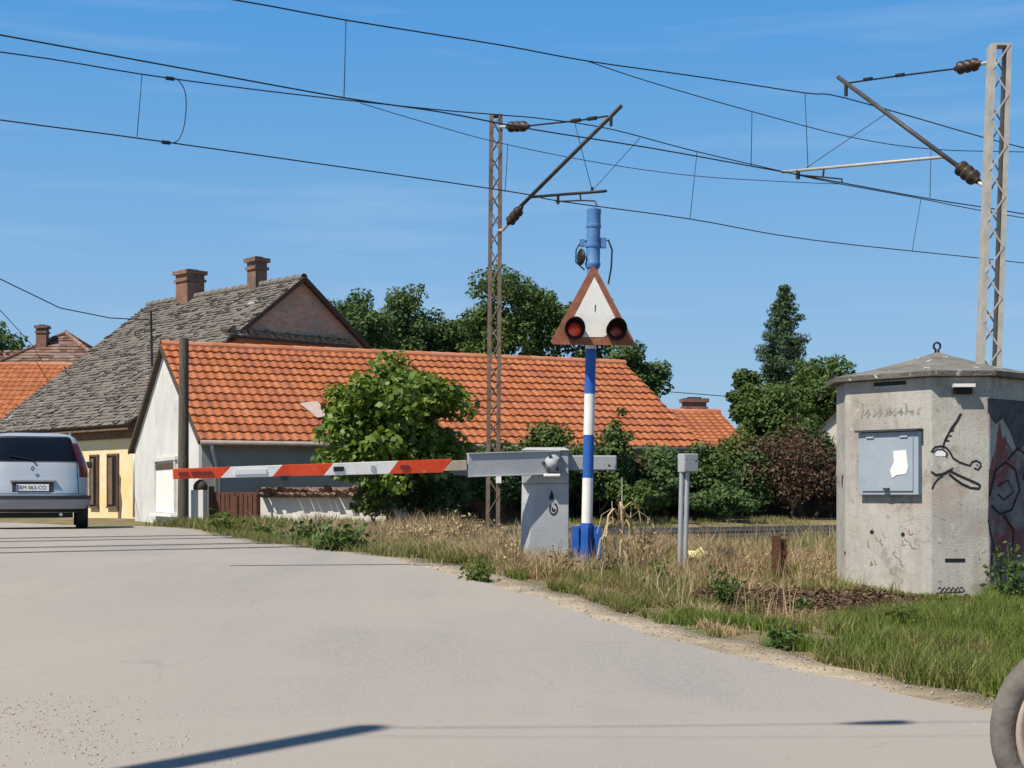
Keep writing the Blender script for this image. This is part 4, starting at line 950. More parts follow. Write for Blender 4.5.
line(LA, 'contact_wire', [(-400, yA(-400)), (0, 120), (165, 142), (500, 190), (558, 201), (690, 219), (812, 240), (1024, 263), (1300, 295)], PA, .0105)
line(LA, 'messenger_wire', [(-400, 5), (0, 52), (140, 74), (250, 89), (345, 100), (440, 110), (500, 115), (545, 119), (610, 129), (690, 150), (776, 170), (830, 182), (912, 197), (1024, 218), (1300, 262)], PA, .0105)
line(LA, 'feeder_wire', [(360, 103), (430, 124), (500, 143), (600, 163), (695, 176), (790, 182), (840, 184)], PA+.1, .007)
for a, c, dp in (((142,75),(137,137),0), ((697,152),(690,219),0), ((921,199),(912,252),0), ((575,124),(592,190),0), ((640,138),(592,191),0), ((508,143),(505,192),0)):
    line(LA, 'dropper', [a, c], PA, .006, 4)
line(LA, 'jumper', [(168,78), (178,80), (185,92), (186,110), (183,130), (176,142), (163,142)], PA, .008)
for x_, y_ in ((166, 78), (162, 142)): b = MB(); b.cyl(on_p(x_, y_, PA), on_p(x_+8, y_+1, PA), .03, n=6); b.build('clamp', M['wire'], LA)
line(LB, 'contact_wire', [(-400, -38), (0, 35), (172, 66.5), (345, 98), (440, 112), (530, 129), (650, 148), (750, 166), (800, 175), (930, 199), (1024, 214), (1300, 262)], PB, .0105)
line(LB, 'messenger_wire', [(-400, -92), (0, -37), (235, 0), (345, 20), (500, 45), (587, 61), (700, 77), (805, 93), (845, 98), (975, 135), (1024, 148), (1300, 220)], PB, .0105)
line(LB, 'feeder_wire', [(587, 61), (650, 82), (750, 111), (850, 137), (930, 149), (1024, 152), (1200, 155)], PB+.25, .008)
for a, c in (((346,20),(344,97)), ((805,93),(808,168)), ((752,111),(751,166)), ((890,111),(806,168)), ((931,150),(930,198))):
    line(LB, 'dropper', [a, c], PB, .006, 4)
# telephone / supply wires at the left
b = MB(); P = [at(-160, 170, 30), at(-60, 244, 35), at(0, 279, 38), at(60, 308, 41), at(110, 318, 43), at(150, 320, 45.2)]; b.tube(P, .016, 5)
tag(b.build('supply_wire', M['wire']), 'sagging supply wire running from the left edge to the grey roof', 'wire')
b = MB(); b.tube([at(-60, 262, 50), at(0, 310, 57), at(24, 336, 70), at(33, 346, 76)], .018, 5)
tag(b.build('supply_wire', M['wire']), 'short slanting supply wire over the far left roofs', 'wire')
b = MB(); b.tube([at(672, 392, 70), at(735, 397, 70), at(800, 402, 72)], .02, 5); tag(b.build('supply_wire', M['wire']), 'thin wire above the smaller orange roof', 'wire')
# wooden pole by the white gable
pb = at(183, 520, 30.5); b = MB(); z0 = float(G(pq(pb.x, 30.5)[0])); b.cyl((pb.x, 30.5, z0-.3), (pb.x+.02, 30.5, CAMZ+(HY-339)/F*30.5), .115, .095, 14)
pole_t = tag(b.build('utility_pole', M['wood_pole'], smooth=False), 'dark weathered wooden pole standing before the white gable', 'pole'); smooth_angle(pole_t)

# ------------------------------------------------------------------ pole and wires outside the frame whose shadows cross the road
kE = 1/math.tan(R(SUN_EL))
def shadow_src(px, py, h): g = onG(px, py); return Vector((g.x-SUN_DIR.x*h*kE, g.y-SUN_DIR.y*h*kE, g.z+h))
tp = shadow_src(368, 728.5, 8.0)
t = thing('street_pole', (tp.x, tp.y, 0), 'round timber street pole outside the picture whose shadow crosses the foreground road', 'pole')
_st = onG(368, 728.5); _g2 = onG(155, 768); _bs = _st+(_g2-_st).normalized()*5.9; _bs.z = -.3; b = MB(); b.cyl(_bs, tp, .12, .085, 14); b.build('shaft', M['wood_pole'], t)
b = MB(); b.cyl((tp.x, tp.y, tp.z-.06), (tp.x, tp.y, tp.z+.1), .05, .04, 10); b.build('insulator', M['insulator'], t)
w0 = tp+Vector((0,0,.02)); w1 = shadow_src(1000, 722, 8.0); w2 = w1+(w1-w0)*6
bc0, bc1 = shadow_src(836, 724.5, 8.0), shadow_src(910, 722.5, 8.0)
def lerp_sag(a, c, n=16, s=.15): return [a.lerp(c, i/n)-Vector((0,0,s*4*(i/n)*(1-i/n))) for i in range(n+1)]
b = MB(); b.tube([w0, bc0.lerp(bc1, .5), w1, w1.lerp(w2, .5)-Vector((0,0,.2)), w2], .007, 5)
tag(b.build('service_cable', M['wire']), 'cable leaving the street pole, outside the picture, with a closure hanging on it', 'wire')
dirc = (bc1-bc0).normalized(); b = MB(); b.lathe(bc0, dirc, [(0,.01),(.1,.04),(.2,.065),((bc1-bc0).length*.9,.07),((bc1-bc0).length,.03)], 10)
tag(b.build('cable_closure', M['black'], smooth=True), 'black cable closure hanging on the service cable, outside the picture', 'cable closure')
b = MB(); w3 = shadow_src(600, 738, 7.6); w4 = shadow_src(1000, 736, 7.6); s_ = tp-Vector((0,0,.45)); b.tube([s_, w3, w4, w4+(w4-w3)*5], .0035, 5)
tag(b.build('service_cable', M['wire']), 'thinner lower cable leaving the street pole, outside the picture', 'wire')

# ------------------------------------------------------------------ barrier
U = Vector((QX, QY, 0)); W = Vector((PX, PY, 0)); Z = Vector((0,0,1))      # along / across the tracks
def barrier():
    c = Vector(((545-512)/F*15.5, 15.5, 0)); zg = T(*pq(c.x, c.y)); t = thing('level_crossing_barrier', (c.x, c.y, zg), 'grey barrier machine with its red and white boom lowered across the road', 'barrier')
    s = F/15.5; zt = CAMZ+(HY-449)/s
    X = Vector((1,0,0)); Y = Vector((0,1,0))
    # pedestal body: square front, left flank flares out towards the foot
    zb = zg-.1; zh = CAMZ+(HY-484)/s; x0, x1 = c.x-23/s, c.x+23/s
    b = MB(); fl = 9/s
    def ring(z, xa, xb, ya, yb): return [Vector((xa, ya, z)), Vector((xb, ya, z)), Vector((xb, yb, z)), Vector((xa, yb, z))]
    y0, y1 = c.y-.2, c.y+.2
    # front slab, its left edge leaning
    b.add([Vector((x0+.02, y0, zb)), Vector((x1, y0, zb)), Vector((x1, y0, zh)), Vector((x0+.15, y0, zh)),
           Vector((x0-.02, y1, zb)), Vector((x1, y1, zb)), Vector((x1, y1, zh)), Vector((x0, y1, zh)),
           Vector((x0-.02, y0+.1, zb)), Vector((x0, y0+.14, zh))],
          [(0,1,2,3),(1,5,6,2),(5,4,7,6),(3,2,6,7,9),(0,3,9,8),(8,9,7,4),(0,8,4,5,1)])
    b.build('pedestal', M['grey'], t, bevel=.008)
    b = MB(); b.box((c.x, c.y+.01, (zh+zt)/2-.01), (46/s, .40, zt-zh-.02)); b.build('head', M['grey'], t, bevel=.012)
    b = MB(); b.add(ring(zt-.02, x0-.015, x1+.015, y0-.02, y1+.02)+ring(zt+.012, x0+.04, x1-.04, y0+.05, y1-.05), [(0,1,5,4),(1,2,6,5),(2,3,7,6),(3,0,4,7),(4,5,6,7),(3,2,1,0)])
    b.build('cap', M['grey'], t, bevel=.004)
    b = MB(); b.box((c.x, c.y, zb+.02), (.62, .55, .12)); b.build('footing', M['concrete'], t, bevel=.01)
    # boom direction: along the tracks, towards the left; and the steel channel carrying it, in front of the head
    root = Vector((c.x-.02, c.y-.27, CAMZ+(HY-463.5)/s)); tip = Vector((-3.19, 14.1, CAMZ+(HY-474)/F*14.1))
    ax = (tip-root).normalized(); L = (tip-root).length; side = ax.cross(Z).normalized(); up = side.cross(ax).normalized()
    def P(k): return root+ax*k
    b = MB(); k0, k1 = -.17, .80
    b.box(P((k0+k1)/2), (k1-k0, .05, .225), ax, side, up); b.box(P((k0+k1)/2)+up*.115, (k1-k0, .09, .012), ax, side, up); b.box(P((k0+k1)/2)-up*.115, (k1-k0, .09, .012), ax, side, up)
    b.build('boom_arm', M['grey'], t, bevel=.004)
    # counterweight arm behind, to the right
    b = MB(); r0 = Vector((c.x+.12, c.y-.05, CAMZ+(HY-463)/s)); b.box(r0+X*.29+Y*.03, (.66, .06, .155), (X+Y*.12).normalized(), (Y-X*.12).normalized()); b.build('counterweight_arm', M['grey'], t, bevel=.012)
    b = MB(); b.cyl(r0+X*.54+Y*-.02-Z*.03, r0+X*.54-Y*.03-Z*.03, .014, n=8); b.build('bolt', M['black'], t)
    # hub on the front
    hc = Vector(((552-512)/F*15.2, 15.2, CAMZ+(HY-464)/F*15.2))
    hp = thing('tmp', (0,0,0), 'x', 'x'); bpy.data.objects.remove(hp)
    b = MB(); b.lathe(hc+Y*.06, -Y, [(0,.10),(.035,.10),(.05,.085),(.055,.06),(.10,.055),(.12,.035),(.125,0)], 20); hub = b.build('hub', M['grey'], t, smooth=True)
    for i in range(5):
        a = i*2*math.pi/5+.5; b = MB(); b.cyl(hc+X*math.cos(a)*.085+Z*math.sin(a)*.075+Y*.01, hc+X*math.cos(a)*.085+Z*math.sin(a)*.075-Y*.035, .02, n=6); b.build('nut', M['trim'], hub)
    b = MB(); b.box(hc+Z*-.115-Y*.0, (.17, .08, .03)); b.build('hub_plate', M['white'], t, bevel=.01)
    # black marks on the front: drop and coiled ring
    fy = y0-.003
    def fp(px, py): return Vector(((px-512)/F*15.3, fy, CAMZ+(HY-py)/F*15.3))
    b = MB(); b.prism([fp(551.5,490), fp(554,496), fp(553,500), fp(550,500), fp(549,497)], Y*.002); b.build('emblem', M['black'], t)
    b = MB()
    for k in range(14):
        a0, a1 = k/14*2*math.pi, (k+1)/14*2*math.pi; rr = [(6.2,4.4), (3.2,2.4)]
        q = [fp(553.5+math.cos(a)*r_[j]*.72, 509+math.sin(a)*r_[j]*1.05) for a, r_, j in ((a0,rr[0],0),(a1,rr[0],0),(a1,rr[0],1),(a0,rr[0],1))]
        if k not in (9, 10): b.prism(q, Y*.002)
        if k % 14 < 9: b.prism([fp(553.5+math.cos(a)*r_*.72, 509+math.sin(a)*r_*1.05) for a, r_ in ((a0,2.8),(a1,2.8),(a1,.6),(a0,.6))], Y*.002)
    b.build('emblem', M['black'], t)
    # boom: tapering aluminium box section with slanted colour bands
    kk = lambda px: ((lambda a, dlt: (a-0)/1)(0, 0))
    def k_of(px):                    # distance along the boom where it appears at px
        k = (px-512)/F; return (root.x-k*root.y)/(k*ax.y-ax.x)
    bounds = [(173, 'red'), (220, 'white'), (272, 'red'), (323, 'white'), (388, 'red'), (442, 'bare'), (466, None)]
    ks = [k_of(x) for x, _ in bounds]
    def half(k): return .048+(.068-.048)*(1-(k-ks[-1])/(ks[0]-ks[-1]))
    for i in range(len(bounds)-1):
        ka, kb = ks[i], ks[i+1]; m = {'red': M['red'], 'white': M['white'], 'bare': M['bare_wood']}[bounds[i][1]]
        sk = .10; ka_t = ka-(sk if i else 0); kb_t = kb-(sk if i < 5 else 0)
        nx = 'bare' == bounds[i][1]
        vs = []
        for (kt, kbm) in ((ka_t, ka), (kb_t, kb)):
            h0, h1 = half(kt)*(.75 if nx else 1), half(kbm)*(.75 if nx else 1)
            vs += [P(kt)+up*h0-side*.03, P(kbm)-up*h1-side*.03, P(kbm)-up*h1+side*.03, P(kt)+up*h0+side*.03]
        b = MB(); b.add(vs, [(0,1,2,3),(7,6,5,4),(0,4,5,1),(1,5,6,2),(2,6,7,3),(3,7,4,0)]); o = b.build('boom_section', m, t, bevel=.004)
        o['label'] = {'red': 'orange-red boom section', 'white': 'white boom section', 'bare': 'bare peeling boom root'}[bounds[i][1]]
    def plate(px, py, w, h, m, name='reflector', dz=0):
        k = k_of(px); b = MB(); fs = -1 if side.y > 0 else 1
        b.box(P(k)+up*dz+side*fs*.036, (w, .01, h), ax, side, up); return b.build(name, m, t)
    for px in (183, 196, 207): plate(px, 0, .09, .03, M['tail_red'])
    plate(338, 0, .10, .045, M['black']); plate(372, 0, .04, .05, M['grey']); plate(404, 0, .09, .035, M['tail_red']); plate(250, 0, .3, .045, M['plate'])
    k = k_of(284); b = MB(); b.box(P(k)-up*.10, (.07, .05, .08), ax, side, up); b.box(P(k)-up*.055, (.11, .07, .02), ax, side, up); b.build('boom_lamp', M['trim'], t, bevel=.004)
    return t
barrier()

# ------------------------------------------------------------------ warning light post
def warning_post():
    d = 15.0; s = F/d; g = Vector(((586-512)/s, d, 0)); zg = CAMZ+(HY-566)/s
    t = thing('warning_light_post', (g.x, g.y, zg), 'blue and white striped level-crossing post with triangular sign and two red lamps', 'signal')
    def C(py): return Vector(((586+(594-586)*(560-py)/350-512)/s, d, CAMZ+(HY-py)/s))
    r = 5.4/s
    bands = [(523,478,'white'),(478,435,'blue'),(435,394,'white'),(394,349,'blue'),(349,342,'white'),(342,266,'blue_faded')]
    b = MB(); ms = [M['white'], M['blue'], M['blue_faded']]; ix = {'white': 0, 'blue': 1, 'blue_faded': 2}
    for a, c, m in bands: b.cur = ix[m]; b.cyl(C(a), C(c), r, n=20, caps=True)
    o = b.build('pole', ms, t); smooth_angle(o)
    b = MB(); b.cyl(C(566), C(523), 7/s, 6.4/s, n=16)
    # splayed gusset foot
    X = Vector((1,0,0)); Y = Vector((0,1,0)); lo, hi = C(566), C(527)
    for dr in (X, -X, Y, -Y):
        w = dr.cross(Z)*.012; b.prism([lo-w+dr*.03, lo-w+dr*.135, C(562)-w+dr*.14, hi-w+dr*.11, C(524)-w+dr*.04], w*2)
    for sx in (-1, 1): b.box(C(545)+X*sx*.112-Y*.02, (.075, .05, .38)); 
    b.box(C(566)+Z*.0, (.34, .30, .03)); b.build('foot', M['blue'], t, bevel=.004)
    # bell housing on top
    b = MB(); prof = [(0,.068),(.03,.078),(.05,.078),(.06,.07),(.20,.07),(.205,.078),(.235,.078),(.24,.068),(.40,.068),(.405,.076),(.43,.076),(.435,.07),(.53,.068),(.56,.072),(.585,.072),(.59,.05),(.61,.02),(.615,0)]
    b.lathe(C(268), C(207)-C(268), [(h*1.0, r_) for h, r_ in prof], 20); h_ = b.build('bell_housing', M['blue_faded'], t); smooth_angle(h_)
    b = MB(); b.tube([C(243)-X*.13, C(240)-X*.06, C(240)+X*.07, C(243)+X*.12], .02, 6); b.box(C(243)+X*.10, (.06, .05, .10)); b.box(C(243)-X*.11, (.05, .05, .07)); b.build('bracket', M['blue_faded'], t)
    b = MB(); b.lathe(C(257)-X*.085+Y*.02, Vector((-1,-.45,0)), [(0,.03),(.015,.055),(.03,.08),(.042,.085),(.044,0)], 16); b.build('bell', M['black'], t, smooth=True)
    b = MB(); b.tube([C(242)+X*.10, C(240)+X*.15, C(250)+X*.19, C(268)+X*.185, C(284)+X*.16], .010, 6); b.tube([C(241)-X*.12, C(250)-X*.17, C(262)-X*.17, C(270)-X*.08], .008, 6); b.build('cable', M['black'], t)
    # triangular board (apex up), in front of the pole
    yb = d-.13; ss = F/yb
    def S(px, py, y=yb): return Vector(((px-512)/F*y, y, CAMZ+(HY-py)/F*y))
    def tri(k, y, rnd=2): 
        A_, B2, C2 = (593.5, 264), (549.5, 344.5), (636, 345.5); cx, cy = 593, 318; return [S(cx+(a-cx)*k, cy+(bb-cy)*k, y) for a, bb in ((A_[0]-2, A_[1]+3), (B2[0]+1, B2[1]-3), (B2[0]+4, B2[1]), (C2[0]-4, C2[1]), (C2[0]-1, C2[1]-3), (A_[0]+2, A_[1]+3))]
    b = MB(); b.prism(tri(1, yb), Y*.025); sg = b.build('sign_board', M['sign_red'], t, bevel=.002)
    b = MB(); b.prism([S(594.5, 277, yb-.004), S(570, 325, yb-.004), S(583, 337, yb-.004), S(604, 337, yb-.004), S(619, 325, yb-.004)][::1], Y*.003); b.build('sign_face', M['sign_white'], sg)
    b = MB(); b.prism([S(594.6, 305, yb-.006), S(596, 305, yb-.006), S(595.6, 312, yb-.006), S(594.9, 312, yb-.006)], Y*.001); b.build('sign_mark', M['trim'], sg)
    b = MB(); b.box(C(300)+Y*-.085, (.2, .03, .05)); b.box(C(335)-Y*.085, (.5, .03, .05)); b.build('mounting_bar', M['blue_faded'], t)
    for px, py in ((574.5, 330), (616, 331)):
        c = S(px, py, yb-.03); h = MB(); h.lathe(c+Y*.02, -Y, [(0,.092),(.06,.102),(.075,.102),(.078,.09),(.05,.085)], 24); lamp = h.build('lamp', M['black'], t, smooth=False); smooth_angle(lamp, 50)
        b = MB(); b.lathe(c-Y*.035, -Y, [(0,.072),(.012,.062),(.022,.036),(.026,0)], 24); b.build('lens', M['red_lens'], lamp, smooth=True)
        if px < 600: lamp.children[0].data.materials[0] = M['red_lens_bright']
        b = MB(); rows = []
        for th in np.linspace(math.radians(-5), math.radians(185), 15):
            u = X*math.cos(th)+Z*math.sin(th); dep = .24*(.35+.65*max(0, math.sin(th)))
            rows.append([c-Y*.045+u*.102, c-Y*(.045+dep)+u*.102, c-Y*(.045+dep)+u*.097, c-Y*.045+u*.097])
        b.grid(rows); b.build('visor', M['black'], lamp)
    return t
warning_post()

# ------------------------------------------------------------------ twin pipe post with box
def pipe_post():
    d = 15.0; s = F/d; c = Vector(((683.5-512)/s, d, 0)); zg = T(*pq(c.x, c.y))-.05
    t = thing('junction_box_post', (c.x, c.y, zg), 'small grey box on two thin pipes standing right of the warning post', 'junction box')
    X = Vector((1,0,0)); Y = Vector((0,1,0))
    for dx in (-.027, .028):
        b = MB(); b.cyl((c.x+dx-.015, d, zg), (c.x+dx+.01, d, CAMZ+(HY-470)/s), .024, n=12); o = b.build('pipe', M['zinc'], t); smooth_angle(o)
    b = MB(); cz = CAMZ+(HY-463)/s; a = Vector((.75, .66, 0)).normalized(); bb = Vector((-a.y, a.x, 0))
    b.box((c.x+.045, d, cz), (.17, .12, .185), Vector((.9,.44,0)).normalized(), Vector((-.44,.9,0)).normalized()); box = b.build('box', M['grey'], t, bevel=.006)
    b = MB(); n = -Vector((-.44,.9,0)).normalized(); b.box(Vector((c.x+.045, d, cz))+n*.062, (.15, .006, .165), Vector((.9,.44,0)).normalized(), Vector((-.44,.9,0)).normalized()); b.build('lid', M['grey'], box, bevel=.002)
    b = MB(); b.cyl(Vector((c.x+.09, d, cz+.02))+n*.06, Vector((c.x+.09, d, cz+.02))+n*.075, .01, n=8); b.build('lock', M['trim'], box)
pipe_post()
# rusty stump: two old rail ends set upright
def stump():
    c = at(779, 560, 14.8); zg = T(*pq(c.x, c.y))-.05; t = thing('rusty_stump', (c.x, c.y, zg), 'short rusty brown steel stump in the dry grass left of the hut', 'stump')
    zt = CAMZ+(HY-535)/F*14.8
    b = MB(); b.box((c.x-.035, c.y, (zg+zt)/2), (.055, .09, zt-zg)); b.box((c.x-.035, c.y-.05, (zg+zt)/2), (.09, .012, zt-zg-.01)); b.build('upright', M['rust'], t, bevel=.004)
    b = MB(); b.box((c.x+.04, c.y+.015, (zg+zt)/2-.02), (.06, .07, zt-zg-.03), Vector((.97,.2,0)), Vector((-.2,.97,0))); b.build('upright', M['rust'], t, bevel=.004)
    b = MB(); b.box((c.x, c.y-.03, zg+.3), (.17, .012, .05)); b.build('strap', M['rust'], t)
stump()
def rubbish():
    c = at(700, 552, 16.4); zg = T(*pq(c.x, c.y)); b = MB(); rg = np.random.default_rng(6); w = 0; rows = []
    for i in range(8):
        rows.append([Vector((c.x-.16+.32*j/9, c.y-.1+.2*i/7, zg+.03+.09*math.sin(math.pi*i/7)*math.sin(math.pi*(j+.3)/9.6)+rg.normal()*.022)) for j in range(10)])
    b.grid(rows); rows2 = [[Vector((v.x, v.y, zg-.02)) for v in (rows[0][0], rows[0][-1])], [Vector((v.x, v.y, zg-.02)) for v in (rows[-1][0], rows[-1][-1])]]
    k = [rows[0], [Vector((v.x*.98+c.x*.02, v.y, zg-.02)) for v in rows[0]]]; b.grid(k)
    tag(b.build('plastic_sack', M['yellow_plastic'], fix=False), 'crumpled pale yellow plastic sack in the grass right of the twin-pipe post', 'sack')
rubbish()

# ------------------------------------------------------------------ concrete hut (a square with chamfered corners)
def hut():
    cx, cy = hutc[0], 14.4; d = 14.4; s = F/d; Rr = 99/s; zg = CAMZ-.98-.12; ze = CAMZ+(HY-377.5)/F*13.6; Y = Vector((0,1,0))
    cx = (937-512)/s
    angs = [151.4, 92.9, 61.4, 2.9, -28.6, -87.1, -118.6, -177.1]
    vr = math.atan2(cx, cy); ri = Vector((math.cos(vr), -math.sin(vr), 0)); tcm = Vector((-math.sin(vr), -math.cos(vr), 0))
    def ring(r, z): return [Vector((cx, cy, z))+ri*(r*math.cos(R(a)))+tcm*(r*math.sin(R(a))) for a in angs]
    t = thing('concrete_hut', (cx, cy, zg), 'weathered chamfered concrete hut with graffiti, a grey-blue hatch and a low pyramid roof', 'hut')
    b = MB(); b.prism(ring(Rr, zg), Z*(ze-zg)); b.build('wall', M['hut_wall'], t, bevel=.012)
    b = MB(); r0 = ring(Rr+.10, ze+.002); r1 = ring(Rr+.11, ze+.045); ap = Vector((cx, cy, CAMZ+(HY-352)/s))
    # slightly sagging pyramid with several rings
    rings = [r0, r1]
    for k in (.66, .36, .1): rings.append([r.lerp(ap, 1-k)-Z*.02*math.sin(math.pi*k) for r in r1])
    n = 8; vs = [v for r_ in rings for v in r_]+[ap]; fs = [tuple(range(n))[::-1]]
    for k in range(len(rings)-1): fs += [(k*n+i, k*n+(i+1) % n, (k+1)*n+(i+1) % n, (k+1)*n+i) for i in range(n)]
    fs += [((len(rings)-1)*n+i, (len(rings)-1)*n+(i+1) % n, len(vs)-1) for i in range(n)]
    b.add(vs, fs); b.build('roof', M['roof_conc'], t)
    b = MB(); pts = [ap+Vector((math.cos(a)*.032, 0, .055+math.sin(a)*.036)) for a in np.linspace(-1.2, math.pi+1.2, 14)]; b.tube([ap+Vector((.02,0,-.03))]+pts+[ap+Vector((-.02,0,-.03))], .011, 6); b.build('lifting_ring', M['wire'], t, smooth=True)
    V8 = ring(Rr, 0)
    def face(i, off=.003):
        a, c = V8[i], V8[(i+1) % 8]; u = (c-a).normalized(); n_ = Vector((u.y, -u.x, 0)); 
        if n_.dot((a+c)/2-Vector((cx, cy, 0))) < 0: n_ = -n_
        O = Vector((0,0,CAMZ))
        def hit(px, py, o=off):
            k = Vector(((px-512)/F, 1, (HY-py)/F)); tt = (a+n_*o-O).dot(n_)/k.dot(n_); return O+k*tt
        return hit, u, n_
    H0, u0, n0 = face(0); H1, u1_, n1 = face(1); H2, u2_, n2 = face(2)
    # hatch
    a, c = H0(862, 495, 0), H0(922, 431, 0); m_ = (a+c)/2; w = abs((c-a).dot(u0)); hh = c.z-a.z
    b = MB(); b.box(m_+n0*.03, (w, .06, hh), u0, n0); hb = b.build('hatch', M['panel'], t, bevel=.006)
    b = MB(); b.box(m_+n0*.066-Z*.01, (w-.10, .012, hh-.09), u0, n0); dr = b.build('door', M['panel'], hb, bevel=.003)
    b = MB(); b.box(m_+n0*.045+Z*(hh/2+.012), (w+.03, .11, .018), u0, n0); b.build('hood', M['trim'], hb)
    for sg in (-1, 1): b = MB(); b.cyl(m_+n0*.075+u0*sg*w*.28+Z*(hh/2-.05)-u0*.04, m_+n0*.075+u0*sg*w*.28+Z*(hh/2-.05)+u0*.04, .01, n=8); b.build('hinge', M['zinc'], hb)
    b = MB(); b.box(m_+n0*.08+u0*.0-Z*(hh/2-.055), (.06, .03, .02), u0, n0); b.build('latch', M['trim'], hb)
    def flat(pts, H, name, m, par=t, o=.004, th=.002):
        b = MB(); q = [H(x, y, o) for x, y in pts]; nn = {id(H0): n0, id(H1): n1, id(H2): n2}[id(H)]; b.prism(q, -nn*th); return b.build(name, m, par)
    flat([(893,451),(906,450),(908,468),(906,474),(897,475),(892,478),(890,470),(894,462)], H0, 'paper_notice', M['paper'], hb, o=.077)
    def stroke(b, pts, H, nn, w=1.2, o=.004, ws=None):
        q = [H(x, y, o) for x, y in pts]
        L, Rr_ = [], []
        for i, p_ in enumerate(q):
            d_ = (q[min(i+1, len(q)-1)]-q[max(i-1, 0)]).normalized(); sd_ = nn.cross(d_).normalized()*(ws[i] if ws else w)/105*.5
            L.append(p_-sd_); Rr_.append(p_+sd_)
        rows = [L, Rr_]; b.grid(rows)
        return b
    # horned animal's head sprayed on the chamfer
    b = MB()
    stroke(b, [(945,441),(948,434),(952,428),(957,421),(961,413.5)], H1, n1, ws=[2.6,1.2,2.8,2.2,2.2])
    stroke(b, [(943,448),(944,443),(947,436)], H1, n1, 1.6)
    for k in range(3): stroke(b, [(944.5+k*2.6, 441-k*5),(949.5+k*2.2, 440.5-k*5)], H1, n1, 1.1)
    stroke(b, [(931,452),(935,447),(941,446),(946,447.5),(950,452),(953,458),(959,462),(966,464.5),(970,465.5),(972,462),(976,460.5),(980,462.5),(981,466),(978,469.5),(974,468)], H1, n1, 1.7)
    stroke(b, [(931,471.5),(936,475),(943,474),(949,471),(953,468)], H1, n1, ws=[1.5,2.6,2.4,2.6,1])
    stroke(b, [(950,471),(958,475),(967,479),(975,482.5),(980,485)], H1, n1, 2.3)
    stroke(b, [(949,474),(955,479),(962,484),(971,488),(979,488.5),(980,485)], H1, n1, 2.3)
    stroke(b, [(943,475.5),(938,479),(934,484),(932,489)], H1, n1, 1.5)
    stroke(b, [(976.5,465),(978,465)], H1, n1, 1.5)
    b.build('graffiti_outline', M['paint_black'], t, fix=False)
    flat([(934,453),(937,450.5),(942,450.5),(946,453),(945.5,456),(940,456.5),(936,456)], H1, 'graffiti_eye', M['paper'])
    b = MB(); stroke(b, [(933,453),(937,449.5),(943,449.5),(947,453),(946,457)], H1, n1, 1.3, o=.007); b.build('graffiti_eyelid', M['paint_black'], t, fix=False)
    # scrawl at the foot of the chamfer and worn writing near the top of the front
    b = MB(); random.seed(3)
    for k in range(6): x = 938+k*4.4; stroke(b, [(x, 590+random.uniform(-2,2)), (x+2, 587), (x+4.5, 590.5), (x+2, 592)], H1, n1, 1.0)
    stroke(b, [(936,593),(962,592)], H1, n1, .8); b.build('graffiti_scrawl', M['paint_black'], t, fix=False)
    b = MB()
    for k, x in enumerate((861,867,873,879,885,889,894,900,905,911,917)):
        hgt = (15,9,8,14,9,11,8,10,15,7,9)[k]; stroke(b, [(x, 418-k*.5), (x+1.5, 418-hgt*.5), (x+.6, 418-hgt)], H0, n0, 2.2)
        if k % 2: stroke(b, [(x-3, 415-k*.4), (x+1, 411), (x+3, 415-k*.4)], H0, n0, 1.4)
    b.build('worn_writing', M['paint_grey'], t, fix=False)
    # large violet and red sprayed shapes on the shaded side, plus painted roof shade
    flat([(989,470),(994,452),(1001,458),(1007,441),(1014,452),(1022,446),(1032,458),(1031,520),(1024,560),(1016,572),(1008,590),(998,578),(991,584),(990,540),(988,520)], H2, 'graffiti_shade_fill', M['paint_violet'], o=.004)
    flat([(993,470),(996,448),(1000,422),(1003,440),(1006,436),(1008,455),(1010,470),(1004,478),(1001,490),(997,478)], H2, 'graffiti_flame', M['paint_red'], o=.008)
    flat([(987.5,398),(1034,402),(1034,452),(1026,444),(1018,452),(1011,432),(1003,418),(996,424),(988,412)], H2, 'graffiti_shade_fill', mat('painted_roof_shade', (.045,.05,.065), (.12,.12,.13), 6, .85), o=.006)  # dark sheet with the roof's shade painted into its colour
    flat([(996,540),(1010,530),(1020,548),(1012,566),(998,560)], H2, 'graffiti_flame', M['paint_red'], o=.008)
    b = MB()
    stroke(b, [(990,496),(996,470),(1006,462),(1016,470),(1020,490),(1012,510),(1000,514),(992,506)], H2, n2, 2.2, o=.012)
    stroke(b, [(1004,515),(1014,530),(1012,556),(1020,580)], H2, n2, 2.2, o=.012); stroke(b, [(988,520),(994,545),(990,575)], H2, n2, 1.8, o=.012); stroke(b, [(1008,460),(1018,448),(1028,456),(1024,480)], H2, n2, 2, o=.012)
    stroke(b, [(998,486),(1008,480),(1014,492),(1004,500),(998,494)], H2, n2, 1.6, o=.012); b.build('graffiti_outline', M['paint_black'], t, fix=False)
    # details: vent slot, little hood, holes, cable box
    flat([(945,558.5),(965,558.5),(965,562),(945,562)], H1, 'vent_slot', M['black'])
    c = H1(962, 386, 0); b = MB(); b.box(c+n1*.05, (.19, .10, .03), u1_, n1); b.build('vent_hood', M['white'], t); b = MB(); b.box(c+n1*.02-Z*.045, (.16, .05, .06), u1_, n1); b.build('vent', M['black'], t)
    b = MB(); c0_, c1_ = H0(873, 383, .004), H0(907, 383, .004); b.box((c0_+c1_)/2-Z*.005, (.34, .012, .035), u0, n0); b.build('vent_slot', M['black'], t)
    for px, py in ((872,532),(903,534.5)):
        b = MB(); c = H0(px, py, 0); b.cyl(c-n0*.01, c+n0*.004, .02, n=10); b.build('anchor_hole', M['black'], t)
    b = MB(); H7, u7, n7 = face(7); c = H7(845, 553, 0); b.cyl(c-n7*.01, c+n7*.004, .02, n=10); b.build('anchor_hole', M['black'], t)
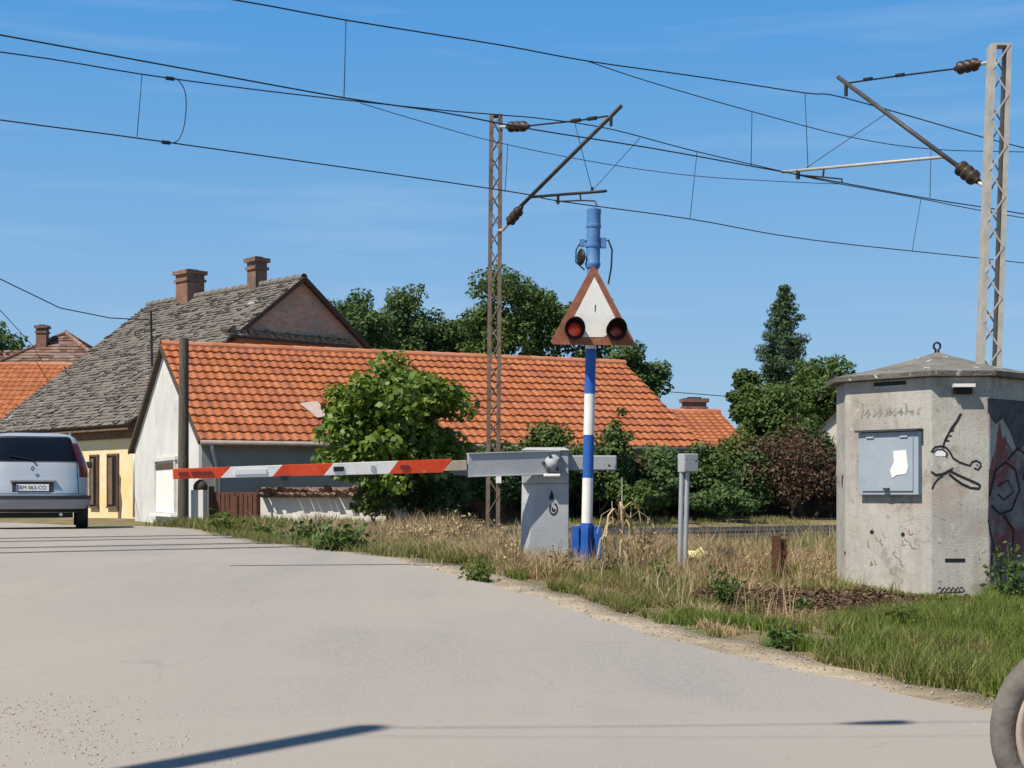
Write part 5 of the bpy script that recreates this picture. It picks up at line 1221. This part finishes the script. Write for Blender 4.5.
    # rusty streak marks below the hatch
    b = MB(); random.seed(5)
    for k in range(16):
        x = random.uniform(862, 922); y = random.uniform(525, 570); stroke(b, [(x, y), (x+random.uniform(-2,2), y+random.uniform(2,6)), (x+random.uniform(1,5), y+random.uniform(3,7))], H0, n0, random.uniform(.6,1.6))
    b.build('rust_marks', mat('rust_stain', (.36,.27,.22), (.30,.19,.15), 9, .9), t, fix=False)
    b = MB(); H7, u7, n7 = face(7); c = H7(843, 470, 0); b.box(c+n7*.03, (.06, .06, .10), u7, n7); b.build('cable_box', M['concrete'], t)
hut()

# ------------------------------------------------------------------ estate car
def car():
    t = thing('parked_car', (0,0,0), 'silver-blue hatchback seen from behind at the left edge, beyond the tracks', 'car')
    LV = [(.28,.16,4.05,.80),(.36,.06,4.18,.87),(.46,.02,4.24,.905),(.58,.0,4.24,.92),(.75,.05,4.20,.925),(.92,.09,4.05,.92),(1.0,.11,3.55,.91),(1.14,.15,2.95,.87),(1.30,.22,2.55,.81),(1.45,.31,2.25,.75),(1.56,.42,2.0,.69),(1.62,.58,1.8,.60),(1.65,.85,1.6,.42)]
    zs = [l[0] for l in LV]
    def C(z): return [float(np.interp(z, zs, [l[i] for l in LV])) for i in (1,2,3)]
    n = 4.2
    def pt(z, a, off=0):             # a: 0 = right side, 90 = rear
        yr, yf, hw = C(z); yc, hy = (yr+yf)/2, (yf-yr)/2; ca, sa = math.cos(a), math.sin(a)
        ee = .18 if sa > 0 else .3
        x = hw*math.copysign(abs(ca)**(2/n), ca); y = yc-hy*math.copysign(abs(sa)**(2/n*.5), sa)
        v = Vector((x, y, z)); nn = Vector((x/hw, (y-yc)/hy, 0)); nn = Vector((nn.x**3 if nn.x else 0, nn.y**5 if nn.y else 0, .05)).normalized()
        return v+nn*off
    A_ = sorted(set(list(np.linspace(0, 2*math.pi, 96, endpoint=False))+[math.radians(v) for v in (2,4,6,8,10,14,18,24,172,170,174,176,178,166,162,156)]))
    b = MB(); rows = [[pt(z, a) for a in A_]+[pt(z, A_[0])] for z in zs]; b.grid(rows); k = len(A_)+1
    top = rows[-1][:-1]; b.add(top, [tuple(range(len(top)))]); bot = rows[0][:-1]; b.add(bot, [tuple(range(len(bot)))[::-1]])
    o = b.build('body', M['car_paint'], t, smooth=True)
    def patch(name, m, z0, z1, fa, off, par=t, nz_=8, na=20, thick=True):
        b = MB(); rows = []
        for i in range(nz_+1):
            z = z0+(z1-z0)*i/nz_; a0, a1 = fa((z-z0)/(z1-z0)); rows.append([pt(z, a0+(a1-a0)*j/na, off) for j in range(na+1)])
        b.grid(rows)
        return b.build(name, m, par, smooth=True, fix=True)
    def ang_for_x(z, x):             # rear-face angle giving this x
        hw = C(z)[2]; v = min(.9999, abs(x)/hw)**(n/2); a = math.acos(v); return a if x >= 0 else math.pi-a
    def band(x0f, x1f): return x0f, x1f
    def byx(z0, z1, xl0, xr0, xl1, xr1):
        def f(u): z = z0+(z1-z0)*u; return ang_for_x(z, xl0+(xl1-xl0)*u), ang_for_x(z, xr0+(xr1-xr0)*u)
        return f
    rw = patch('rear_window', M['glass'], 1.15, 1.555, byx(1.15, 1.555, -.765, .765, -.60, .60), .006, na=30)
    patch('spoiler', M['car_paint'], 1.575, 1.615, byx(1.575, 1.615, -.55, .55, -.5, .5), .05)
    for sg in (-1, 1):
        def f(u, sg=sg):
            z = .88+(1.46-.88)*u; hw = C(z)[2]; xi = hw-.17+.05*u
            a0 = ang_for_x(z, sg*xi); a1 = .02 if sg > 0 else math.pi-.02; 
            return a0, (a0+(a1-a0)*(.97-.35*u*u))
        patch('tail_light', M['tail_red'], .88, 1.46, f, .008, na=12)
        def f3(u, sg=sg): return (math.radians(-3), math.radians(-60)) if sg > 0 else (math.radians(183), math.radians(240))
        patch('side_window', M['glass'], 1.16, 1.50, f3, .006)
    for sg in (-1, 1): patch('panel_gap', M['trim'], .60, 1.13, byx(.60, 1.13, sg*.735, sg*.748, sg*.70, sg*.713), .003, nz_=6, na=1)
    patch('panel_gap', M['trim'], .592, .602, byx(.592, .602, -.74, .74, -.74, .74), .003, nz_=1, na=24)
    patch('panel_gap', M['trim'], 1.135, 1.146, byx(1.135, 1.146, -.76, .76, -.76, .76), .004, nz_=1, na=24)
    bp = patch('bumper', M['bumper_grey'], .30, .50, lambda u: (math.radians(-1), math.radians(181)), .05, na=50)
    patch('bumper_strip', M['trim'], .50, .565, lambda u: (math.radians(-1), math.radians(181)), .055, nz_=3, na=50)
    patch('valance', M['black'], .285, .335, lambda u: (math.radians(3), math.radians(177)), .058, nz_=2, na=50)
    X = Vector((1,0,0)); Y = Vector((0,1,0))
    b = MB(); b.box((0, .03, .71), (.66, .04, .17)); b.build('plate_recess', M['trim'], t, bevel=.01)
    b = MB(); b.box((0, .03, .815), (.74, .09, .035)); b.build('handle_bar', M['rim'], t, bevel=.01)
    b = MB(); b.box((0, .0, .70), (.52, .012, .112)); pl = b.build('number_plate', M['plate'], t, bevel=.003)
    cu = bpy.data.curves.new('plate_text', 'FONT'); cu.body = 'BM 063-CO'; cu.size = .088; cu.align_x = 'CENTER'; cu.align_y = 'CENTER'; cu.extrude = .001
    to = bpy.data.objects.new('plate_text', cu); col.objects.link(to); bpy.context.view_layer.update()
    me = bpy.data.meshes.new_from_object(to.evaluated_get(bpy.context.evaluated_depsgraph_get())); bpy.data.objects.remove(to)
    me.materials.clear(); me.materials.append(M['black']); me.transform(Matrix.Translation((0,-.008,.70)) @ Matrix.Rotation(R(90), 4, 'X')); tx = bpy.data.objects.new('plate_text', me); col.objects.link(tx); tx.parent = pl
    b = MB(); b.box((-.243, -.008, .70), (.03, .004, .10)); b.build('plate_stripe', M['blue'], pl)
    b = MB(); e = [Vector((0,.058,1.07)), Vector((.035,.062,1.02)), Vector((0,.066,.97)), Vector((-.035,.062,1.02))]; e2 = [Vector((0,.058,1.045)), Vector((.016,.062,1.02)), Vector((0,.066,.995)), Vector((-.016,.062,1.02))]
    for i in range(4): b.prism([e[i], e[(i+1) % 4], e2[(i+1) % 4], e2[i]], Y*-.02)
    b.build('badge', M['trim'], t)
    b = MB(); b.bar((0, .14, 1.17), (-.38, .17, 1.24), .02, .015); b.cyl((0, .16, 1.17), (0, .10, 1.17), .02, n=8); b.build('wiper', M['black'], t)
    for sg in (-1, 1):
        for y in (.72, 3.42):
            b = MB(); x = sg*.80; b.lathe((x-sg*.10, y, .315), X*sg, [(0,.22),(.0,.30),(.03,.315),(.17,.315),(.2,.30),(.2,.20)], 28); w = b.build('wheel', M['tyre_dark'], t); smooth_angle(w)
            b = MB(); b.lathe((x+sg*.085, y, .315), X*sg, [(0,.2),(.012,.2),(.005,.1),(.02,.03),(.02,0)], 20); b.build('rim', M['rim'], w)
        b = MB(); b.tube([(sg*.86, 2.7, 1.10), (sg*.93, 2.7, 1.12)], .03, 6); b.box((sg*.96, 2.7, 1.14), (.12, .10, .12)); b.build('door_mirror', M['trim'], t, bevel=.02)
        b = MB(); b.tube([(sg*.60, .75, 1.635), (sg*.60, .8, 1.66), (sg*.62, 2.0, 1.66), (sg*.63, 2.1, 1.60)], .014, 6); b.build('roof_rail', M['rim'], t)
    b = MB(); b.box((0, 2, .24), (1.3, 3.4, .10)); b.build('underbody', M['black'], t)
    b = MB(); b.cyl((.45, -.02, .25), (.45, .3, .25), .03, n=10); b.build('exhaust', M['rim'], t)
    x = (38.5-512)/F*25.4; z = float(G(pq(x, 25.4)[0])); t.location = (x, 25.1, z+.0); t.rotation_euler = (0, 0, R(17))
car()

# ------------------------------------------------------------------ moped at the right edge (only its front tyre is in the picture)
def moped():
    c = Vector(((1094-512)/F*5.0, 5.0, 0)); zg = float(G(pq(c.x, c.y)[0])); r = .335; c.z = CAMZ+(HY-734)/F*5.0; zc = c.z
    t = thing('moped', (c.x, c.y, zg), 'dusty old moped at the right edge, only its front tyre reaching into view', 'moped')
    D = Vector((1, -.16, 0)).normalized(); N = Vector((D.y, -D.x, 0))      # travels to the left; D points to its rear
    if N.y > 0: N = -N
    def wheel(cc, name='wheel'):
        b = MB(); prof = []
        for a in np.linspace(-150, 150, 15): prof.append((.05*math.sin(R(a)), r-.043+.043*math.cos(R(a))))
        b.lathe(cc, N, prof, 56)
        w = b.build(name, M['tyre'], t); smooth_angle(w, 35)
        b = MB(); b.lathe(cc, N, [(-.03,.235),(-.042,.258),(-.028,.246),(0,.215),(.028,.246),(.042,.258),(.03,.235),(0,.20),(-.03,.235)], 48); rim = b.build('rim', M['rim_dusty'], w, smooth=True)
        b = MB()
        for i in range(32):
            a = i/32*2*math.pi; u = D*math.cos(a)+Z*math.sin(a); h = D*math.cos(a+.6)+Z*math.sin(a+.6); b.cyl(cc+h*.03+N*.03*(1 if i % 2 else -1), cc+u*.20, .0018, n=4)
        b.cyl(cc-N*.05, cc+N*.05, .035, n=16); b.build('spokes', M['rim'], w)
        return w
    wheel(c); c2 = c+D*1.25; wheel(c2)
    b = MB()
    for sg in (-1, 1): b.tube([c+N*sg*.085, c+D*.20+N*sg*.085+Z*.5, c+D*.26+N*sg*.05+Z*.62], .018, 8)
    b.tube([c+D*.24+Z*.58, c+D*.33+Z*.86], .022, 8); b.build('fork', M['zinc'], t, smooth=True)
    b = MB(); b.tube([c+D*.45-N*.32+Z*.95, c+D*.36-N*.2+Z*.96, c+D*.33+Z*.88, c+D*.36+N*.2+Z*.96, c+D*.45+N*.32+Z*.95], .012, 8); b.build('handlebar', M['rim'], t, smooth=True)
    b = MB(); b.lathe(c+D*.22+Z*.76, -D, [(-.1,.03),(-.06,.07),(0,.085),(.02,.08),(.03,0)], 18); b.build('headlamp', M['black'], t, smooth=True)
    b = MB(); b.tube([c+D*.27+Z*.62, c+D*.55+Z*.30, c+D*.8+Z*.12, c2+Z*.0], .03, 8); b.tube([c+D*.8+Z*.12, c+D*.92+Z*.42], .025, 8); b.tube([c+D*.92+Z*.42, c2+Z*.3], .02, 8); b.build('frame', M['blue_faded'], t, smooth=True)
    b = MB(); b.box(c+D*1.0+Z*.48, (.5, .2, .09), D, N); b.build('seat', M['black'], t, bevel=.03)
    b = MB(); b.lathe(c+D*.72+Z*.02-N*.1, N, [(0,.06),(.02,.10),(.18,.10),(.2,.06)], 16); b.box(c+D*.62+Z*.08, (.16, .12, .12), D, N); b.build('engine', M['zinc'], t, bevel=.01)
    b = MB(); rows = []
    for a in np.linspace(20, 100, 10): u = -D*math.cos(R(180-a))*1+Z*math.sin(R(a)); rows.append([c2+u*(r+.03)-N*.07, c2+u*(r+.045), c2+u*(r+.03)+N*.07])
    b.grid(rows); b.build('mudguard', M['blue_faded'], t, smooth=True)
    b = MB(); b.tube([c+D*.75-Z*.02-N*.05, c+D*.8-N*.16+Z*(zg-zc+.01)], .012, 6); b.build('side_stand', M['zinc'], t)
    # wheels stand on the ground
    dz = zg-(zc-r); t.location.z += 0
    for ch in t.children: ch.location.z += dz*0
moped()
